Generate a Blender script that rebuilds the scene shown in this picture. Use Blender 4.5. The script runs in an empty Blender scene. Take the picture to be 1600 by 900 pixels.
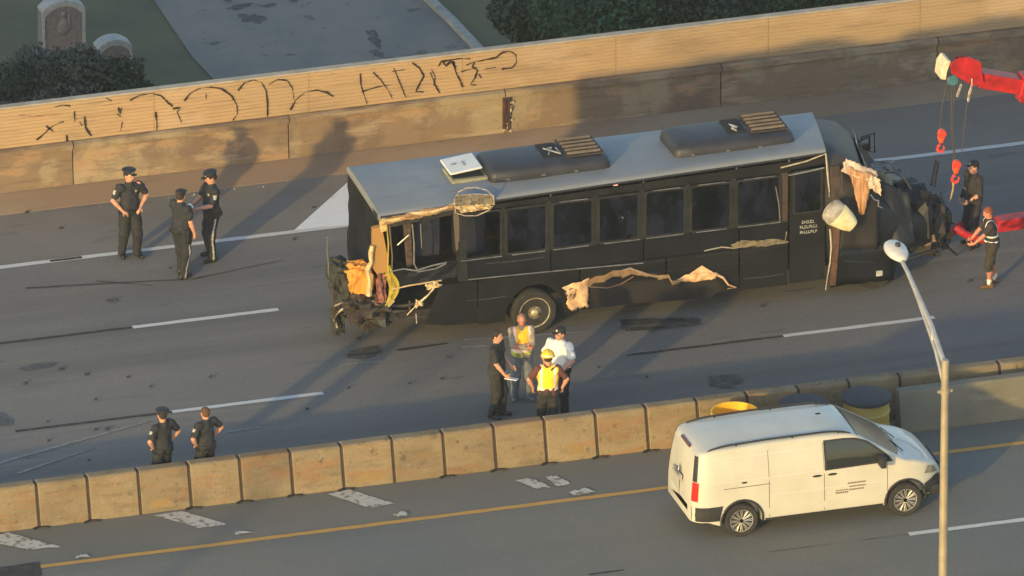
import bpy, math, random
import numpy as np
from mathutils import Vector, Matrix, Euler
random.seed(7)
RNG = np.random.RandomState(5)
scene = bpy.context.scene
COL = scene.collection
rad = math.radians

# ------------------------------------------------------------------ camera
D = 350.0; PITCH = rad(24.0); YAW = rad(16.8)
fwd = Vector((math.sin(YAW)*math.cos(PITCH), math.cos(YAW)*math.cos(PITCH), -math.sin(PITCH)))
right = Vector((math.cos(YAW), -math.sin(YAW), 0))
up = right.cross(fwd)
CAM = -fwd*D
F = 81.0*D                                       # focal length in photo pixels (photo 1600 wide)
cd = bpy.data.cameras.new("Camera"); cam = bpy.data.objects.new("Camera", cd); COL.objects.link(cam)
cd.sensor_width = 36; cd.lens = 36*F/1600; cd.clip_start = 5; cd.clip_end = 3000
cam.location = CAM
cam.rotation_euler = Matrix((right, up, -fwd)).transposed().to_euler()
scene.camera = cam

# ------------------------------------------------------------------ light
SUN_EL = rad(10.8); SUN_AZ = rad(44)              # shadows run to +X,+Y ; azimuth from +Y towards +X
sd = Vector((math.sin(SUN_AZ)*math.cos(SUN_EL), math.cos(SUN_AZ)*math.cos(SUN_EL), -math.sin(SUN_EL)))
w = bpy.data.worlds.new("World"); scene.world = w; w.use_nodes = True
nt = w.node_tree; bg = nt.nodes['Background']
sky = nt.nodes.new('ShaderNodeTexSky'); sky.sky_type = 'NISHITA'; sky.sun_disc = False
sky.sun_elevation = SUN_EL; sky.sun_rotation = math.pi + SUN_AZ
sky.air_density = 1.0; sky.dust_density = 0.8; sky.ozone_density = 1.0
nt.links.new(sky.outputs[0], bg.inputs[0]); bg.inputs[1].default_value = 0.15
sl = bpy.data.lights.new("Sun", 'SUN'); sl.energy = 2.0; sl.angle = rad(1.3); sl.color = (1.0, 0.69, 0.22)
so = bpy.data.objects.new("Sun", sl); COL.objects.link(so)
so.rotation_euler = sd.to_track_quat('-Z', 'Y').to_euler(); so.location = (-20, -20, 20)
scene.view_settings.view_transform = 'Standard'; scene.view_settings.look = 'None'
scene.view_settings.exposure = 1.16; scene.view_settings.gamma = 1.0

# ------------------------------------------------------------------ placing
def ray(px, py):
    return (fwd + right*((px-800)/F) - up*((py-450)/F))
def G(px, py, z=0.0):                              # point of the horizontal plane z seen at a photo pixel
    d = ray(px, py); t = (z-CAM.z)/d.z; return CAM + d*t
def V(px, py, Y):                                  # point of the vertical plane Y
    d = ray(px, py); t = (Y-CAM.y)/d.y; return CAM + d*t

# ------------------------------------------------------------------ materials
def lin(c):
    return tuple(((v/255)/12.92 if v/255 <= .04045 else ((v/255+.055)/1.055)**2.4) for v in c)
MATS = {}
def mat(name, rgb, rough=.7, metal=0, var=.18, scale=6, bump=.15, rgb2=None, spec=.5, stretch=(1,1,1), coat=0, bscale=None, thr=(.35,.65)):
    if name in MATS: return MATS[name]
    m = bpy.data.materials.new(name); m.use_nodes = True; n = m.node_tree; b = n.nodes['Principled BSDF']
    b.inputs['Roughness'].default_value = rough; b.inputs['Metallic'].default_value = metal
    b.inputs['Specular IOR Level'].default_value = spec
    if coat: b.inputs['Coat Weight'].default_value = coat
    tc = n.nodes.new('ShaderNodeTexCoord'); mp = n.nodes.new('ShaderNodeMapping'); mp.inputs['Scale'].default_value = stretch
    n.links.new(tc.outputs['Object'], mp.inputs[0])
    no = n.nodes.new('ShaderNodeTexNoise'); no.inputs['Scale'].default_value = scale; no.inputs['Detail'].default_value = 8
    no.inputs['Roughness'].default_value = .62
    n.links.new(mp.outputs[0], no.inputs['Vector'])
    cr = n.nodes.new('ShaderNodeValToRGB'); cr.color_ramp.elements[0].position = thr[0]; cr.color_ramp.elements[1].position = thr[1]
    c1 = tuple(v*(1-var) for v in rgb); c2 = tuple(min(1, v*(1+var)) for v in rgb) if rgb2 is None else rgb2
    cr.color_ramp.elements[0].color = (*c1, 1); cr.color_ramp.elements[1].color = (*c2, 1)
    n.links.new(no.outputs[0], cr.inputs[0]); n.links.new(cr.outputs[0], b.inputs['Base Color'])
    if bump:
        n2 = n.nodes.new('ShaderNodeTexNoise'); n2.inputs['Scale'].default_value = bscale or scale*5; n2.inputs['Detail'].default_value = 5
        n.links.new(mp.outputs[0], n2.inputs['Vector'])
        bp = n.nodes.new('ShaderNodeBump'); bp.inputs['Strength'].default_value = bump; bp.inputs['Distance'].default_value = .01
        n.links.new(n2.outputs[0], bp.inputs['Height']); n.links.new(bp.outputs[0], b.inputs['Normal'])
    MATS[name] = m; return m

def layered(name, base, layers, rough=.85, bump=.25, bscale=40, spec=.3, rand=0):
    """base colour and stains: layers = (rgb, scale, lo, hi, stretch, amount)"""
    if name in MATS: return MATS[name]
    m = bpy.data.materials.new(name); m.use_nodes = True; n = m.node_tree; b = n.nodes['Principled BSDF']
    b.inputs['Roughness'].default_value = rough; b.inputs['Specular IOR Level'].default_value = spec
    tc = n.nodes.new('ShaderNodeTexCoord'); last = None; vec = tc.outputs['Object']
    if rand:
        oi = n.nodes.new('ShaderNodeObjectInfo'); ml = n.nodes.new('ShaderNodeMath'); ml.operation = 'MULTIPLY'; ml.inputs[1].default_value = 40; n.links.new(oi.outputs['Random'], ml.inputs[0])
        va = n.nodes.new('ShaderNodeVectorMath'); va.operation = 'ADD'; n.links.new(vec, va.inputs[0]); n.links.new(ml.outputs[0], va.inputs[1]); vec = va.outputs[0]
    rgbn = n.nodes.new('ShaderNodeRGB'); rgbn.outputs[0].default_value = (*base, 1); last = rgbn.outputs[0]
    for i, (c, sc, lo, hi, st, am) in enumerate(layers):
        mp = n.nodes.new('ShaderNodeMapping'); mp.inputs['Scale'].default_value = st; mp.inputs['Location'].default_value = (i*7.3, i*3.1, i*1.7)
        n.links.new(vec, mp.inputs[0])
        no = n.nodes.new('ShaderNodeTexNoise'); no.inputs['Scale'].default_value = sc; no.inputs['Detail'].default_value = 7; no.inputs['Roughness'].default_value = .6
        n.links.new(mp.outputs[0], no.inputs['Vector'])
        mr = n.nodes.new('ShaderNodeMapRange'); mr.inputs[1].default_value = lo; mr.inputs[2].default_value = hi; mr.inputs[3].default_value = 0; mr.inputs[4].default_value = am
        n.links.new(no.outputs[0], mr.inputs[0])
        mx = n.nodes.new('ShaderNodeMix'); mx.data_type = 'RGBA'
        n.links.new(mr.outputs[0], mx.inputs[0]); n.links.new(last, mx.inputs[6]); mx.inputs[7].default_value = (*c, 1); last = mx.outputs[2]
    if rand:
        mr = n.nodes.new('ShaderNodeMapRange'); mr.inputs[3].default_value = 1-rand; mr.inputs[4].default_value = 1+rand*.6; n.links.new(oi.outputs['Random'], mr.inputs[0])
        vm = n.nodes.new('ShaderNodeVectorMath'); vm.operation = 'SCALE'; n.links.new(last, vm.inputs[0]); n.links.new(mr.outputs[0], vm.inputs['Scale']); last = vm.outputs[0]
    n.links.new(last, b.inputs['Base Color'])
    if bump:
        n2 = n.nodes.new('ShaderNodeTexNoise'); n2.inputs['Scale'].default_value = bscale; n2.inputs['Detail'].default_value = 6
        n.links.new(tc.outputs['Object'], n2.inputs['Vector'])
        bp = n.nodes.new('ShaderNodeBump'); bp.inputs['Strength'].default_value = bump; bp.inputs['Distance'].default_value = .01
        n.links.new(n2.outputs[0], bp.inputs['Height']); n.links.new(bp.outputs[0], b.inputs['Normal'])
    MATS[name] = m; return m

def glass(name, rgb=(.01,.013,.018), rough=.06, spec=.5):
    if name in MATS: return MATS[name]
    m = bpy.data.materials.new(name); m.use_nodes = True; b = m.node_tree.nodes['Principled BSDF']
    b.inputs['Base Color'].default_value = (*rgb, 1); b.inputs['Roughness'].default_value = rough; b.inputs['Specular IOR Level'].default_value = spec
    MATS[name] = m; return m

M_asph = layered('asphalt', (.185,.168,.148), [
    ((.152,.148,.144), .16, .40, .62, (1,1,1), .9), ((.212,.190,.162), .5, .52, .72, (.35,1.2,1), .7),
    ((.085,.083,.08), .9, .60, .74, (.3,1.5,1), .6), ((.27,.245,.21), 26, .54, .68, (1,1,1), .5), ((.07,.068,.065), 34, .54, .68, (1,1,1), .5),
    ((.07,.07,.07), 1.7, .66, .72, (.5,2,1), .55), ((.105,.098,.088), .9, .48, .68, (.03,1,1), .55), ((.26,.235,.20), 1.3, .58, .75, (.04,1.4,1), .4)], rough=.9, bump=.35, bscale=55)
M_asph_near = layered('asphalt_lower_carriageway', (.170,.160,.135), [
    ((.135,.145,.140), .2, .42, .62, (1,1,1), .9), ((.18,.17,.145), .4, .5, .75, (.25,1.5,1), .7), ((.11,.108,.10), .8, .5, .7, (.03,1,1), .5),
    ((.25,.235,.20), 26, .54, .68, (1,1,1), .45), ((.07,.07,.068), 34, .54, .68, (1,1,1), .45)], rough=.9, bump=.35, bscale=55)
M_conc = layered('concrete_barrier', (.235,.182,.108), [
    ((.175,.135,.08), 1.5, .44, .62, (1,1,1), .8), ((.265,.215,.14), 2.5, .50, .66, (.7,1,1.5), .6), ((.25,.13,.062), 1.8, .53, .64, (.5,1,3), .65), ((.07,.055,.04), 6, .60, .70, (1,1,1), .7),
    ((.13,.095,.06), 2.5, .53, .66, (.6,1,2.6), .5), ((.33,.28,.20), 30, .58, .68, (1,1,1), .5), ((.10,.08,.06), 24, .58, .68, (1,1,1), .6)], rough=.9, bump=.5, bscale=18, rand=.16)
M_wall = layered('concrete_parapet', (.205,.148,.100), [
    ((.30,.25,.165), .55, .50, .56, (1,1,1), .75), ((.145,.105,.08), 1.1, .50, .60, (.7,1,.5), .75), ((.34,.22,.13), 1.3, .56, .62, (.6,1,1.5), .6),
    ((.34,.27,.19), 2.2, .55, .64, (.4,1,1.5), .6), ((.12,.095,.075), 5, .56, .68, (.25,1,3), .6), ((.10,.08,.06), 22, .58, .70, (1,1,1), .5)], rough=.92, bump=.4, bscale=16, rand=.10)
M_rib = layered('ribbed_panel_concrete', (.37,.265,.158), [((.42,.29,.17), .5, .45, .6, (1,1,1), .7), ((.26,.185,.115), 1.6, .52, .68, (.35,1,2), .6), ((.44,.33,.23), 1.1, .55, .64, (.5,1,1), .6),
    ((.22,.16,.10), 7, .56, .68, (.2,1,2), .5)], rough=.9, bump=.15)
M_white = layered('road_paint_white', (.56,.55,.52), [((.40,.39,.37), 6, .55, .75, (1,2,1), .8), ((.14,.14,.13), 22, .62, .72, (1,1,1), .8)], rough=.8, bump=.2)
M_faint = layered('road_paint_faint', (.26,.25,.23), [((.13,.13,.12), 8, .45, .65, (1,2,1), .9)], rough=.85, bump=.2)
M_worn = layered('road_paint_worn', (.50,.47,.41), [((.17,.155,.135), 7, .52, .62, (1,1,1), 1.0), ((.25,.24,.2), 26, .5, .65, (1,1,1), .6)], rough=.85, bump=.2)
M_yell = layered('road_paint_yellow', (.50,.28,.075), [((.36,.22,.09), 4, .5, .75, (1,2,1), .8), ((.2,.16,.1), 20, .6, .75, (1,1,1), .7)], rough=.8, bump=.2)
M_black = layered('road_paint_black', (.035,.034,.033), [((.09,.085,.08), 7, .5, .72, (1,1,1), .9)], rough=.85, bump=.2)
M_grass = layered('grass_ground', (.12,.115,.068), [((.09,.09,.055), .5, .45, .65, (1,1,1), .9), ((.105,.11,.075), 6, .55, .75, (1,1,1), .6)], rough=1, bump=.6, bscale=18)
M_path = layered('cemetery_path', (.21,.195,.165), [((.15,.15,.145), .5, .45, .65, (1,1,1), .8), ((.05,.055,.05), 2.6, .62, .7, (1,1,1), .7)], rough=.95, bump=.2)

BLK = mat('bus_black_paint', (.0055,.0068,.010), .5, 0, .5, 2, .08, spec=.35)
BLK_MATTE = mat('sooty_black', (.014,.013,.013), .85, 0, .5, 8, .4, rgb2=(.03,.027,.024))
BLK_BODY = mat('bus_black_matte_panel', (.006,.0072,.010), .6, 0, .4, 1.5, .15, rgb2=(.012,.0128,.015), spec=.3)
RUB = mat('rubber', (.025,.024,.023), .9, 0, .3, 12, .3)
CHROME = mat('worn_metal', (.45,.43,.40), .35, .9, .2, 8, .15)
STEEL = mat('grey_steel', (.22,.22,.22), .5, .7, .3, 8, .2)
DKMET = mat('dark_metal', (.035,.035,.037), .5, .5, .4, 10, .2)
ROOF = layered('bus_roof_grey', (.20,.215,.23), [((.26,.28,.30), .4, .45, .65, (1,1,1), .8), ((.15,.155,.16), 3, .55, .75, (.5,2,1), .6), ((.12,.12,.12), 14, .64, .75, (1,1,1), .5)], rough=.6, bump=.15)
GREYFR = mat('window_frame_metal', (.035,.037,.037), .5, .5, .3, 6, .1)
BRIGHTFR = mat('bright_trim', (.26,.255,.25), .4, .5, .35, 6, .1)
GL = mat('tinted_glass', (.002,.003,.004), .18, 0, .5, 2.2, .25, rgb2=(.012,.015,.030), spec=.35, stretch=(1,1,.7), thr=(.4,.62), bscale=3)
GLD = glass('van_glass', (.02,.024,.026), .05, .6)
RED = mat('red_paint', (.36,.010,.012), .5, 0, .35, 5, .1)
ORG = mat('orange_hook_paint', (.85,.10,.03), .5, 0, .25, 9, .1)
VAN = mat('van_white_paint', (.50,.485,.42), .5, 0, .06, 1.6, .04, spec=.4, coat=.35)
NAVY = mat('navy_uniform', (.018,.020,.027), .85, 0, .25, 10, .3)
NAVY2 = mat('navy_trousers', (.014,.016,.021), .85, 0, .25, 10, .3)
BLKSH = mat('black_shirt', (.020,.021,.020), .85, 0, .25, 10, .3)
CHARC = mat('charcoal_trousers', (.024,.024,.024), .9, 0, .25, 10, .3)
JEANS = mat('washed_jeans', (.13,.155,.175), .9, 0, .25, 9, .3)
KHAKI = mat('grey_tan_shirt', (.27,.24,.20), .9, 0, .2, 9, .3)
WSH = mat('white_shirt', (.70,.69,.67), .85, 0, .08, 9, .3)
SKIN = mat('skin', (.50,.25,.17), .55, 0, .1, 12, .1)
SKIN2 = mat('tanned_skin', (.48,.19,.12), .55, 0, .1, 12, .1)
HAIR = mat('dark_hair', (.022,.015,.011), .8, 0, .3, 40, .4)
HAIRB = mat('brown_hair', (.09,.042,.022), .8, 0, .3, 40, .4)
SHOE = mat('black_shoe', (.012,.012,.012), .4, 0, .2, 20, .1)
YEL = mat('hivis_yellow', (.90,.60,.02), .7, 0, .08, 8, .2)
LIME = mat('hivis_lime', (.62,.62,.05), .7, 0, .08, 8, .2)
REFL = mat('reflective_tape', (.85,.62,.55), .6, 0, .08, 8, .1)
REFW = mat('reflective_tape_white', (.80,.78,.74), .6, 0, .08, 8, .1)
HELM = mat('yellow_helmet_plastic', (.82,.50,.02), .35, 0, .05, 5, .05)
PAPER = mat('white_paper', (.8,.8,.78), .8, 0, .03, 5, 0)
PATCH = mat('uniform_patch', (.42,.41,.38), .8, 0, .3, 40, 0)
GOLD = mat('gold_badge', (.6,.5,.3), .4, .5, .1, 10, 0)
BROWNB = mat('brown_boot', (.16,.08,.035), .8, 0, .2, 20, .1)
DKBR = mat('dark_olive_cloth', (.040,.034,.025), .9, 0, .2, 10, .3)

# ------------------------------------------------------------------ mesh builder
class MB:
    def __init__(s, origin=(0,0,0)):
        s.v = []; s.f = []; s.m = []; s.o = Vector(origin); s.cur = 0
    def add(s, vs, fs):
        b = len(s.v); s.v += [Vector(p) - s.o for p in vs]; s.f += [tuple(b+i for i in f) for f in fs]; s.m += [s.cur]*len(fs)
    def hexa(s, p):                                 # 8 corners: bottom 4 (ccw), top 4
        s.add(p, [(0,3,2,1),(4,5,6,7),(0,1,5,4),(1,2,6,5),(2,3,7,6),(3,0,4,7)])
    def box(s, c, size, rot=None):
        c = Vector(c); hx, hy, hz = (d/2 for d in size)
        R = Euler(rot).to_matrix() if rot else Matrix.Identity(3)
        s.hexa([c + R @ Vector(q) for q in ((-hx,-hy,-hz),(hx,-hy,-hz),(hx,hy,-hz),(-hx,hy,-hz),(-hx,-hy,hz),(hx,-hy,hz),(hx,hy,hz),(-hx,hy,hz))])
    def prism(s, pts, ext):                         # polygon extruded by a vector
        n = len(pts); e = Vector(ext); pts = [Vector(p) for p in pts]
        nrm = Vector((0,0,0))
        for i in range(n):
            a, b = pts[i], pts[(i+1) % n]; nrm += a.cross(b)
        if nrm.dot(e) > 0: pts = pts[::-1]
        s.add(pts + [p+e for p in pts], [tuple(range(n)), tuple(range(2*n-1, n-1, -1))] + [(i, n+i, n+(i+1) % n, (i+1) % n)[::1] for i in range(n)])
    def poly(s, pts): s.add(pts, [tuple(range(len(pts)))])
    def tube(s, pts, r, n=8, cap=True):
        pts = [Vector(p) for p in pts]; rs = r if isinstance(r, (list, tuple)) else [r]*len(pts)
        vs = []; up0 = Vector((0,0,1))
        for i, p in enumerate(pts):
            t = (pts[min(i+1, len(pts)-1)] - pts[max(i-1, 0)]).normalized()
            a = t.cross(up0 if abs(t.z) < .9 else Vector((1,0,0))).normalized(); b = t.cross(a)
            for k in range(n):
                an = 2*math.pi*k/n; vs.append(p + (a*math.cos(an) + b*math.sin(an))*rs[i])
        fs = [(i*n+k, i*n+(k+1) % n, (i+1)*n+(k+1) % n, (i+1)*n+k) for i in range(len(pts)-1) for k in range(n)]
        if cap: fs += [tuple(range(n-1, -1, -1)), tuple((len(pts)-1)*n+k for k in range(n))]
        s.add(vs, fs)
    def lathe(s, prof, c, axis='z', n=24, a0=0, cap=True, R=None):    # prof: (radius, height)
        c = Vector(c); vs = []
        for r, h in prof:
            for k in range(n):
                an = 2*math.pi*k/n + a0; x, y = r*math.cos(an), r*math.sin(an)
                q = Vector((x, y, h)) if axis == 'z' else (Vector((x, h, y)) if axis == 'y' else Vector((h, x, y)))
                if R is not None: q = R @ q
                vs.append(c + q)
        fs = [(i*n+k, i*n+(k+1) % n, (i+1)*n+(k+1) % n, (i+1)*n+k) for i in range(len(prof)-1) for k in range(n)]
        if cap: fs += [tuple(range(n-1, -1, -1)), tuple((len(prof)-1)*n+k for k in range(n))]
        if axis == 'y': fs = [f[::-1] for f in fs]
        s.add(vs, fs)
    def ell(s, c, r, n=12, m=8, R=None):
        prof = []
        c = Vector(c); vs = []
        for j in range(m+1):
            th = math.pi*j/m
            for k in range(n):
                ph = 2*math.pi*k/n; q = Vector((r[0]*math.sin(th)*math.cos(ph), r[1]*math.sin(th)*math.sin(ph), -r[2]*math.cos(th)))
                vs.append(c + (R @ q if R is not None else q))
        s.add(vs, [(j*n+k, j*n+(k+1) % n, (j+1)*n+(k+1) % n, (j+1)*n+k) for j in range(m) for k in range(n)])
    def loft(s, rings, closed=True, cap=True):
        n = len(rings[0]); vs = [p for r in rings for p in r]
        kk = range(n) if closed else range(n-1)
        fs = [(i*n+k, i*n+(k+1) % n, (i+1)*n+(k+1) % n, (i+1)*n+k) for i in range(len(rings)-1) for k in kk]
        if cap and closed: fs += [tuple(range(n-1, -1, -1)), tuple((len(rings)-1)*n+k for k in range(n))]
        s.add(vs, fs)
    def build(s, name, mats, parent=None, label=None, smooth=False, bevel=0, jitter=0, **kw):
        me = bpy.data.meshes.new(name)
        vs = s.v
        if jitter: vs = [p + Vector(RNG.uniform(-jitter, jitter, 3)) for p in vs]
        me.from_pydata([tuple(p) for p in vs], [], s.f)
        if not isinstance(mats, (list, tuple)): mats = [mats]
        for m in mats: me.materials.append(m)
        me.polygons.foreach_set('material_index', s.m)
        me.validate()
        o = bpy.data.objects.new(name, me); COL.objects.link(o)
        if parent is not None: o.parent = parent
        else: o.location = s.o
        if smooth:
            me.polygons.foreach_set('use_smooth', [True]*len(me.polygons))
            if smooth != 'all': me.set_sharp_from_angle(angle=rad(40))
        if bevel:
            b = o.modifiers.new('bevel', 'BEVEL'); b.width = bevel; b.segments = 2; b.limit_method = 'ANGLE'; b.angle_limit = rad(35)
        if label: o['label'] = label
        for k, v_ in kw.items(): o[k] = v_
        return o

def tag(o, label, cat, group=None, kind=None):
    if label: o['label'] = label
    if cat: o['category'] = cat
    if group: o['group'] = group
    if kind: o['kind'] = kind
    return o
def empty(name, loc, label, cat, group=None, rz=0):
    o = bpy.data.objects.new(name, None); COL.objects.link(o); o.location = loc; o.rotation_euler = (0,0,rz)
    o.empty_display_size = .2
    return tag(o, label, cat, group)
def struct(name, mb, m, **k):
    o = mb.build(name, m, **k); o['kind'] = 'structure'; return o
def copy_tree(o, parent=None):
    c = o.copy(); COL.objects.link(c)
    if parent is not None: c.parent = parent
    for ch in [x for x in o.children]: copy_tree(ch, c)
    return c

# ------------------------------------------------------------------ key lines across the road (Y of each)
Y_wall = G(800, 218).y; Y_sh = G(800, 321).y; Y_l1 = G(800, 439).y; Y_l2 = G(800, 578).y
Y_bar = G(800, 732).y; Y_yel = G(800, 793).y; Y_l3 = G(800, 914).y
XW = 70
# ---- setting
g = MB(); g.poly([(-900,-900,-6.2),(900,-900,-6.2),(900,900,-6.2),(-900,900,-6.2)]); struct('cemetery_ground', g, M_grass)
g = MB(); g.box((0, (Y_wall+.5-60)/2, -.45), (2*XW, Y_wall+.5+60, .9)); struct('road_deck', g, M_asph)
def strip(name, y0, y1, x0, x1, z, m):
    s = MB(); n = max(1, int((x1-x0)/1.0))
    for i in range(n):
        a = x0+(x1-x0)*i/n; b = x0+(x1-x0)*(i+1)/n
        s.poly([(a,y0,z),(b,y0,z),(b,y1,z),(a,y1,z)])
    return struct(name, s, m)
strip('lower_carriageway', -60, Y_yel-.02, -XW, XW, .004, M_asph_near)
M_should = layered('shoulder_asphalt', (.20,.18,.155), [((.15,.14,.122), .5, .45, .65, (.5,1,1), .8), ((.09,.088,.08), 1.4, .6, .72, (.5,1.5,1), .6), ((.2,.19,.17), 24, .55, .8, (1,1,1), .35)], rough=.9, bump=.35, bscale=55)
strip('shoulder', Y_sh, Y_wall-.55, -XW, XW, .004, M_should)
strip('median_strip', Y_yel+.1, Y_bar+.02, -XW, XW, .004, layered('median_asphalt', (.165,.155,.13), [((.14,.135,.12), .6, .45, .65, (.5,1,1), .8), ((.2,.185,.16), 20, .55, .8, (1,1,1), .4)], rough=.92, bump=.3))
# ---- road markings
def mark(name, pts, m, z=.009):
    s = MB(); s.poly([(p[0], p[1], z) for p in pts]); return struct(name, s, m)
def line(name, px0, px1, Y, wd, m, z=.009, ref=None):
    x0 = V(px0, 450, Y).x if False else None
    # X on the ground line Y at a photo column
    def gx(px):
        a, b = -60., 60.
        for _ in range(40):
            c = (a+b)/2; d = Vector((c, Y, 0)) - CAM
            if 800 + F*d.dot(right)/d.dot(fwd) < px: a = c
            else: b = c
        return (a+b)/2
    x0, x1 = gx(px0), gx(px1)
    n = max(2, int((x1-x0)/.25)); s = MB(); up_, lo_ = [], []
    for i in range(n+1):
        x = x0+(x1-x0)*i/n
        up_.append((x, Y+wd/2+random.uniform(-.008,.008), z)); lo_.append((x, Y-wd/2+random.uniform(-.008,.008), z))
    for i in range(n): s.poly([lo_[i], lo_[i+1], up_[i+1], up_[i]])
    return struct(name, s, m)
line('edge_line_white', -600, 545, Y_sh, .15, M_white); line('edge_line_white', 1370, 2300, Y_sh, .15, M_white)
line('edge_line_white', 545, 1370, Y_sh, .15, M_white)
line('edge_line_black_gap', 78, 128, Y_sh, .10, M_black, z=.013)
per = 955
for base, Y in ((435, Y_l1), (505, Y_l2)):
    for k in (-1, 0, 1, 2):
        x1 = base + k*per*(1.0)
        ln = 228 if Y == Y_l1 else 236
        line('lane_line_white', x1-ln, x1, Y, .13, M_white)
        line('lane_line_black', x1-ln-245, x1-ln, Y, .085, M_black)
line('edge_line_yellow', 62, 2300, Y_yel, .14, M_yell, z=.011)
line('lane_line_white', 1420, 1655, Y_l3, .14, M_white); line('lane_line_white', 465, 700, Y_l3, .14, M_white)
line('lane_line_black', 1200, 1420, Y_l3, .01, M_black)
line('lane_line_black', 920, 975, G(945, 895).y, .06, M_black)
# chevron triangle beside the parapet
mark('chevron_marking', [G(460,360), G(500,356), G(548,352), G(556,290), G(545,284)], layered('chevron_paint', (.74,.73,.70), [((.5,.49,.46), 4, .55, .75, (1,2,1), .7)], rough=.8, bump=.2), z=.012)
# slanted faint marks
def taper(name, a, b, wa, wb, m, z=.0135):
    a, b = Vector(a), Vector(b); d = (b-a).normalized(); n_ = Vector((-d.y, d.x, 0))
    s = MB(); k = max(3, int((b-a).length/.2)); L = []; R_ = []
    for i in range(k+1):
        t = i/k; p = a.lerp(b, t); w_ = (wa+(wb-wa)*t)*random.uniform(.8,1.15)/2; L.append(p+n_*w_); R_.append(p-n_*w_)
    for i in range(k): s.poly([(R_[i].x,R_[i].y,z),(R_[i+1].x,R_[i+1].y,z),(L[i+1].x,L[i+1].y,z),(L[i].x,L[i].y,z)])
    return struct(name, s, m)
taper('faded_taper_line', G(-30,732), G(245,655), .12, .05, M_faint)
taper('faded_taper_line', G(28,740), G(150,700), .09, .02, M_faint)
for a, b, wd, m in (((725,532),(915,519),.10,M_faint), ((722,543),(765,541),.12,M_faint), ((530,571),(598,565),.09,M_faint), ((905,494),(1010,480),.05,M_faint),
                    ((1065,472),(1120,467),.04,M_faint), ((355,676),(410,668),.05,M_faint), ((620,548),(700,537),.10,M_black), ((545,556),(590,552),.10,M_black),
                    ((970,505),(1070,500),.30,M_black), ((985,515),(1040,512),.18,M_black), ((40,451),(235,440),.05,M_black), ((235,440),(300,437),.03,M_black), ((300,437),(380,420),.035,M_black),
                    ((380,420),(440,408),.03,M_black), ((150,440),(240,447),.03,M_black)):
    taper('road_scuff', G(*a), G(*b), wd, wd*.6, m)
def blot(name, px, py, rx, ry, m, z=.012, n=22, rag=.3):
    c = G(px, py); rx /= 77.5; ry /= 33
    pts = []
    ph = [random.uniform(0, 6.3) for _ in range(4)]
    for k in range(n):
        a = 2*math.pi*k/n; r = 1 + rag*(.5*math.sin(2*a+ph[0]) + .4*math.sin(5*a+ph[1]) + .35*math.sin(9*a+ph[2])) + random.uniform(-rag,rag)*.35
        pts.append((c.x + rx*r*math.cos(a), c.y + ry*r*math.sin(a), z))
    s = MB(); s.poly(pts); return struct(name, s, m)
M_oil = layered('oil_stain', (.062,.061,.06), [((.11,.108,.10), 5, .45, .65, (1,1,1), .9)], rough=.6)
for px, py, rx, ry in ((1133,596,28,9), (-2,655,16,12), (60,573,28,4), (570,552,30,8), (175,470,8,3), (1035,508,55,9), (640,470,10,3), (1180,430,12,3)):
    blot('oil_stain', px, py, rx, ry, M_oil)
# broken paint patches along the median: a bar crossing diagonally, ragged
WZ = [.013]
def worn_bar(pts, n=9):
    WZ[0] += .002; pts = [G(*p) for p in pts]; z = WZ[0]
    out = []
    for i in range(len(pts)):
        a, b = pts[i], pts[(i+1) % len(pts)]
        for k in range(n):
            p = a.lerp(b, k/n); out.append((p.x+random.uniform(-.02,.02), p.y+random.uniform(-.03,.03), z))
    s = MB(); s.poly(out); struct('worn_paint_bar', s, M_worn)
worn_bar([(238,806),(285,800),(355,820),(312,826)]); 
worn_bar([(510,773),(545,766),(618,788),(580,795)]); worn_bar([(-60,838),(15,834),(95,856),(40,860)])
worn_bar([(805,752),(828,748),(860,762),(838,765)], 7); worn_bar([(852,746),(870,745),(893,758),(870,762)], 7)
worn_bar([(888,771),(915,764),(930,770),(900,776)], 5); worn_bar([(118,870),(135,867),(140,872),(120,874)], 4)
worn_bar([(615,806),(630,801),(640,806),(620,809)], 4); worn_bar([(367,834),(380,831),(402,834),(370,838)], 4)
mark('dark_patch', [G(-40,893), G(62,878), G(66,900), G(-40,920)], M_black, z=.012)

# ---- debris on the road: each crumb
spots = [(42,333),(180,470),(235,605),(150,625),(95,578),(135,586),(200,590),(545,607),(690,593),(270,360),(490,325),(640,600),(75,660),(150,672),(168,671),(75,690),(140,720),(460,375),
         (1190,480),(1085,430),(560,530),(700,560),(95,358),(265,420),(40,600),(935,575),(1010,590),(1515,440),(480,640),(330,590)]
M_deb = mat('debris_black', (.03,.029,.028), .8, 0, .3, 9, .2)
crumbs = {}
for i, (px, py) in enumerate(spots):
    c = G(px, py); s = MB(c); n = 6; r = random.uniform(.025,.06)
    ring = [(c.x + r*random.uniform(.6,1.6)*math.cos(k*math.pi/3), c.y + r*random.uniform(.5,1.2)*math.sin(k*math.pi/3), .012) for k in range(6)]
    topr = [((p[0]*.6+c.x*.4), (p[1]*.6+c.y*.4), random.uniform(.03,.05)) for p in ring]
    s.loft([ring, topr]); o = s.build('debris_piece', M_deb)
    
    wh = 'near the far parapet' if py < 340 else 'near the three officers' if (px < 500 and py < 425) else 'between the two left lane lines' if (px < 500 and py < 600) else 'by the two officers behind blocks' if px < 500 else 'below the torn bus rear' if px < 720 else 'on lanes before the bus side'
    crumbs.setdefault(wh, []).append((px, o))

od = ['leftmost','second from left','third from left','fourth from left','fifth from left','sixth from left','seventh from left','eighth from left','ninth from left','tenth from left']
for wh, L in crumbs.items():
    for k, (px, o) in enumerate(sorted(L, key=lambda q: q[0])): tag(o, 'black crumb of debris, ' + od[k] + ' ' + wh, 'debris', 'crumbs of debris on the road')
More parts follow.
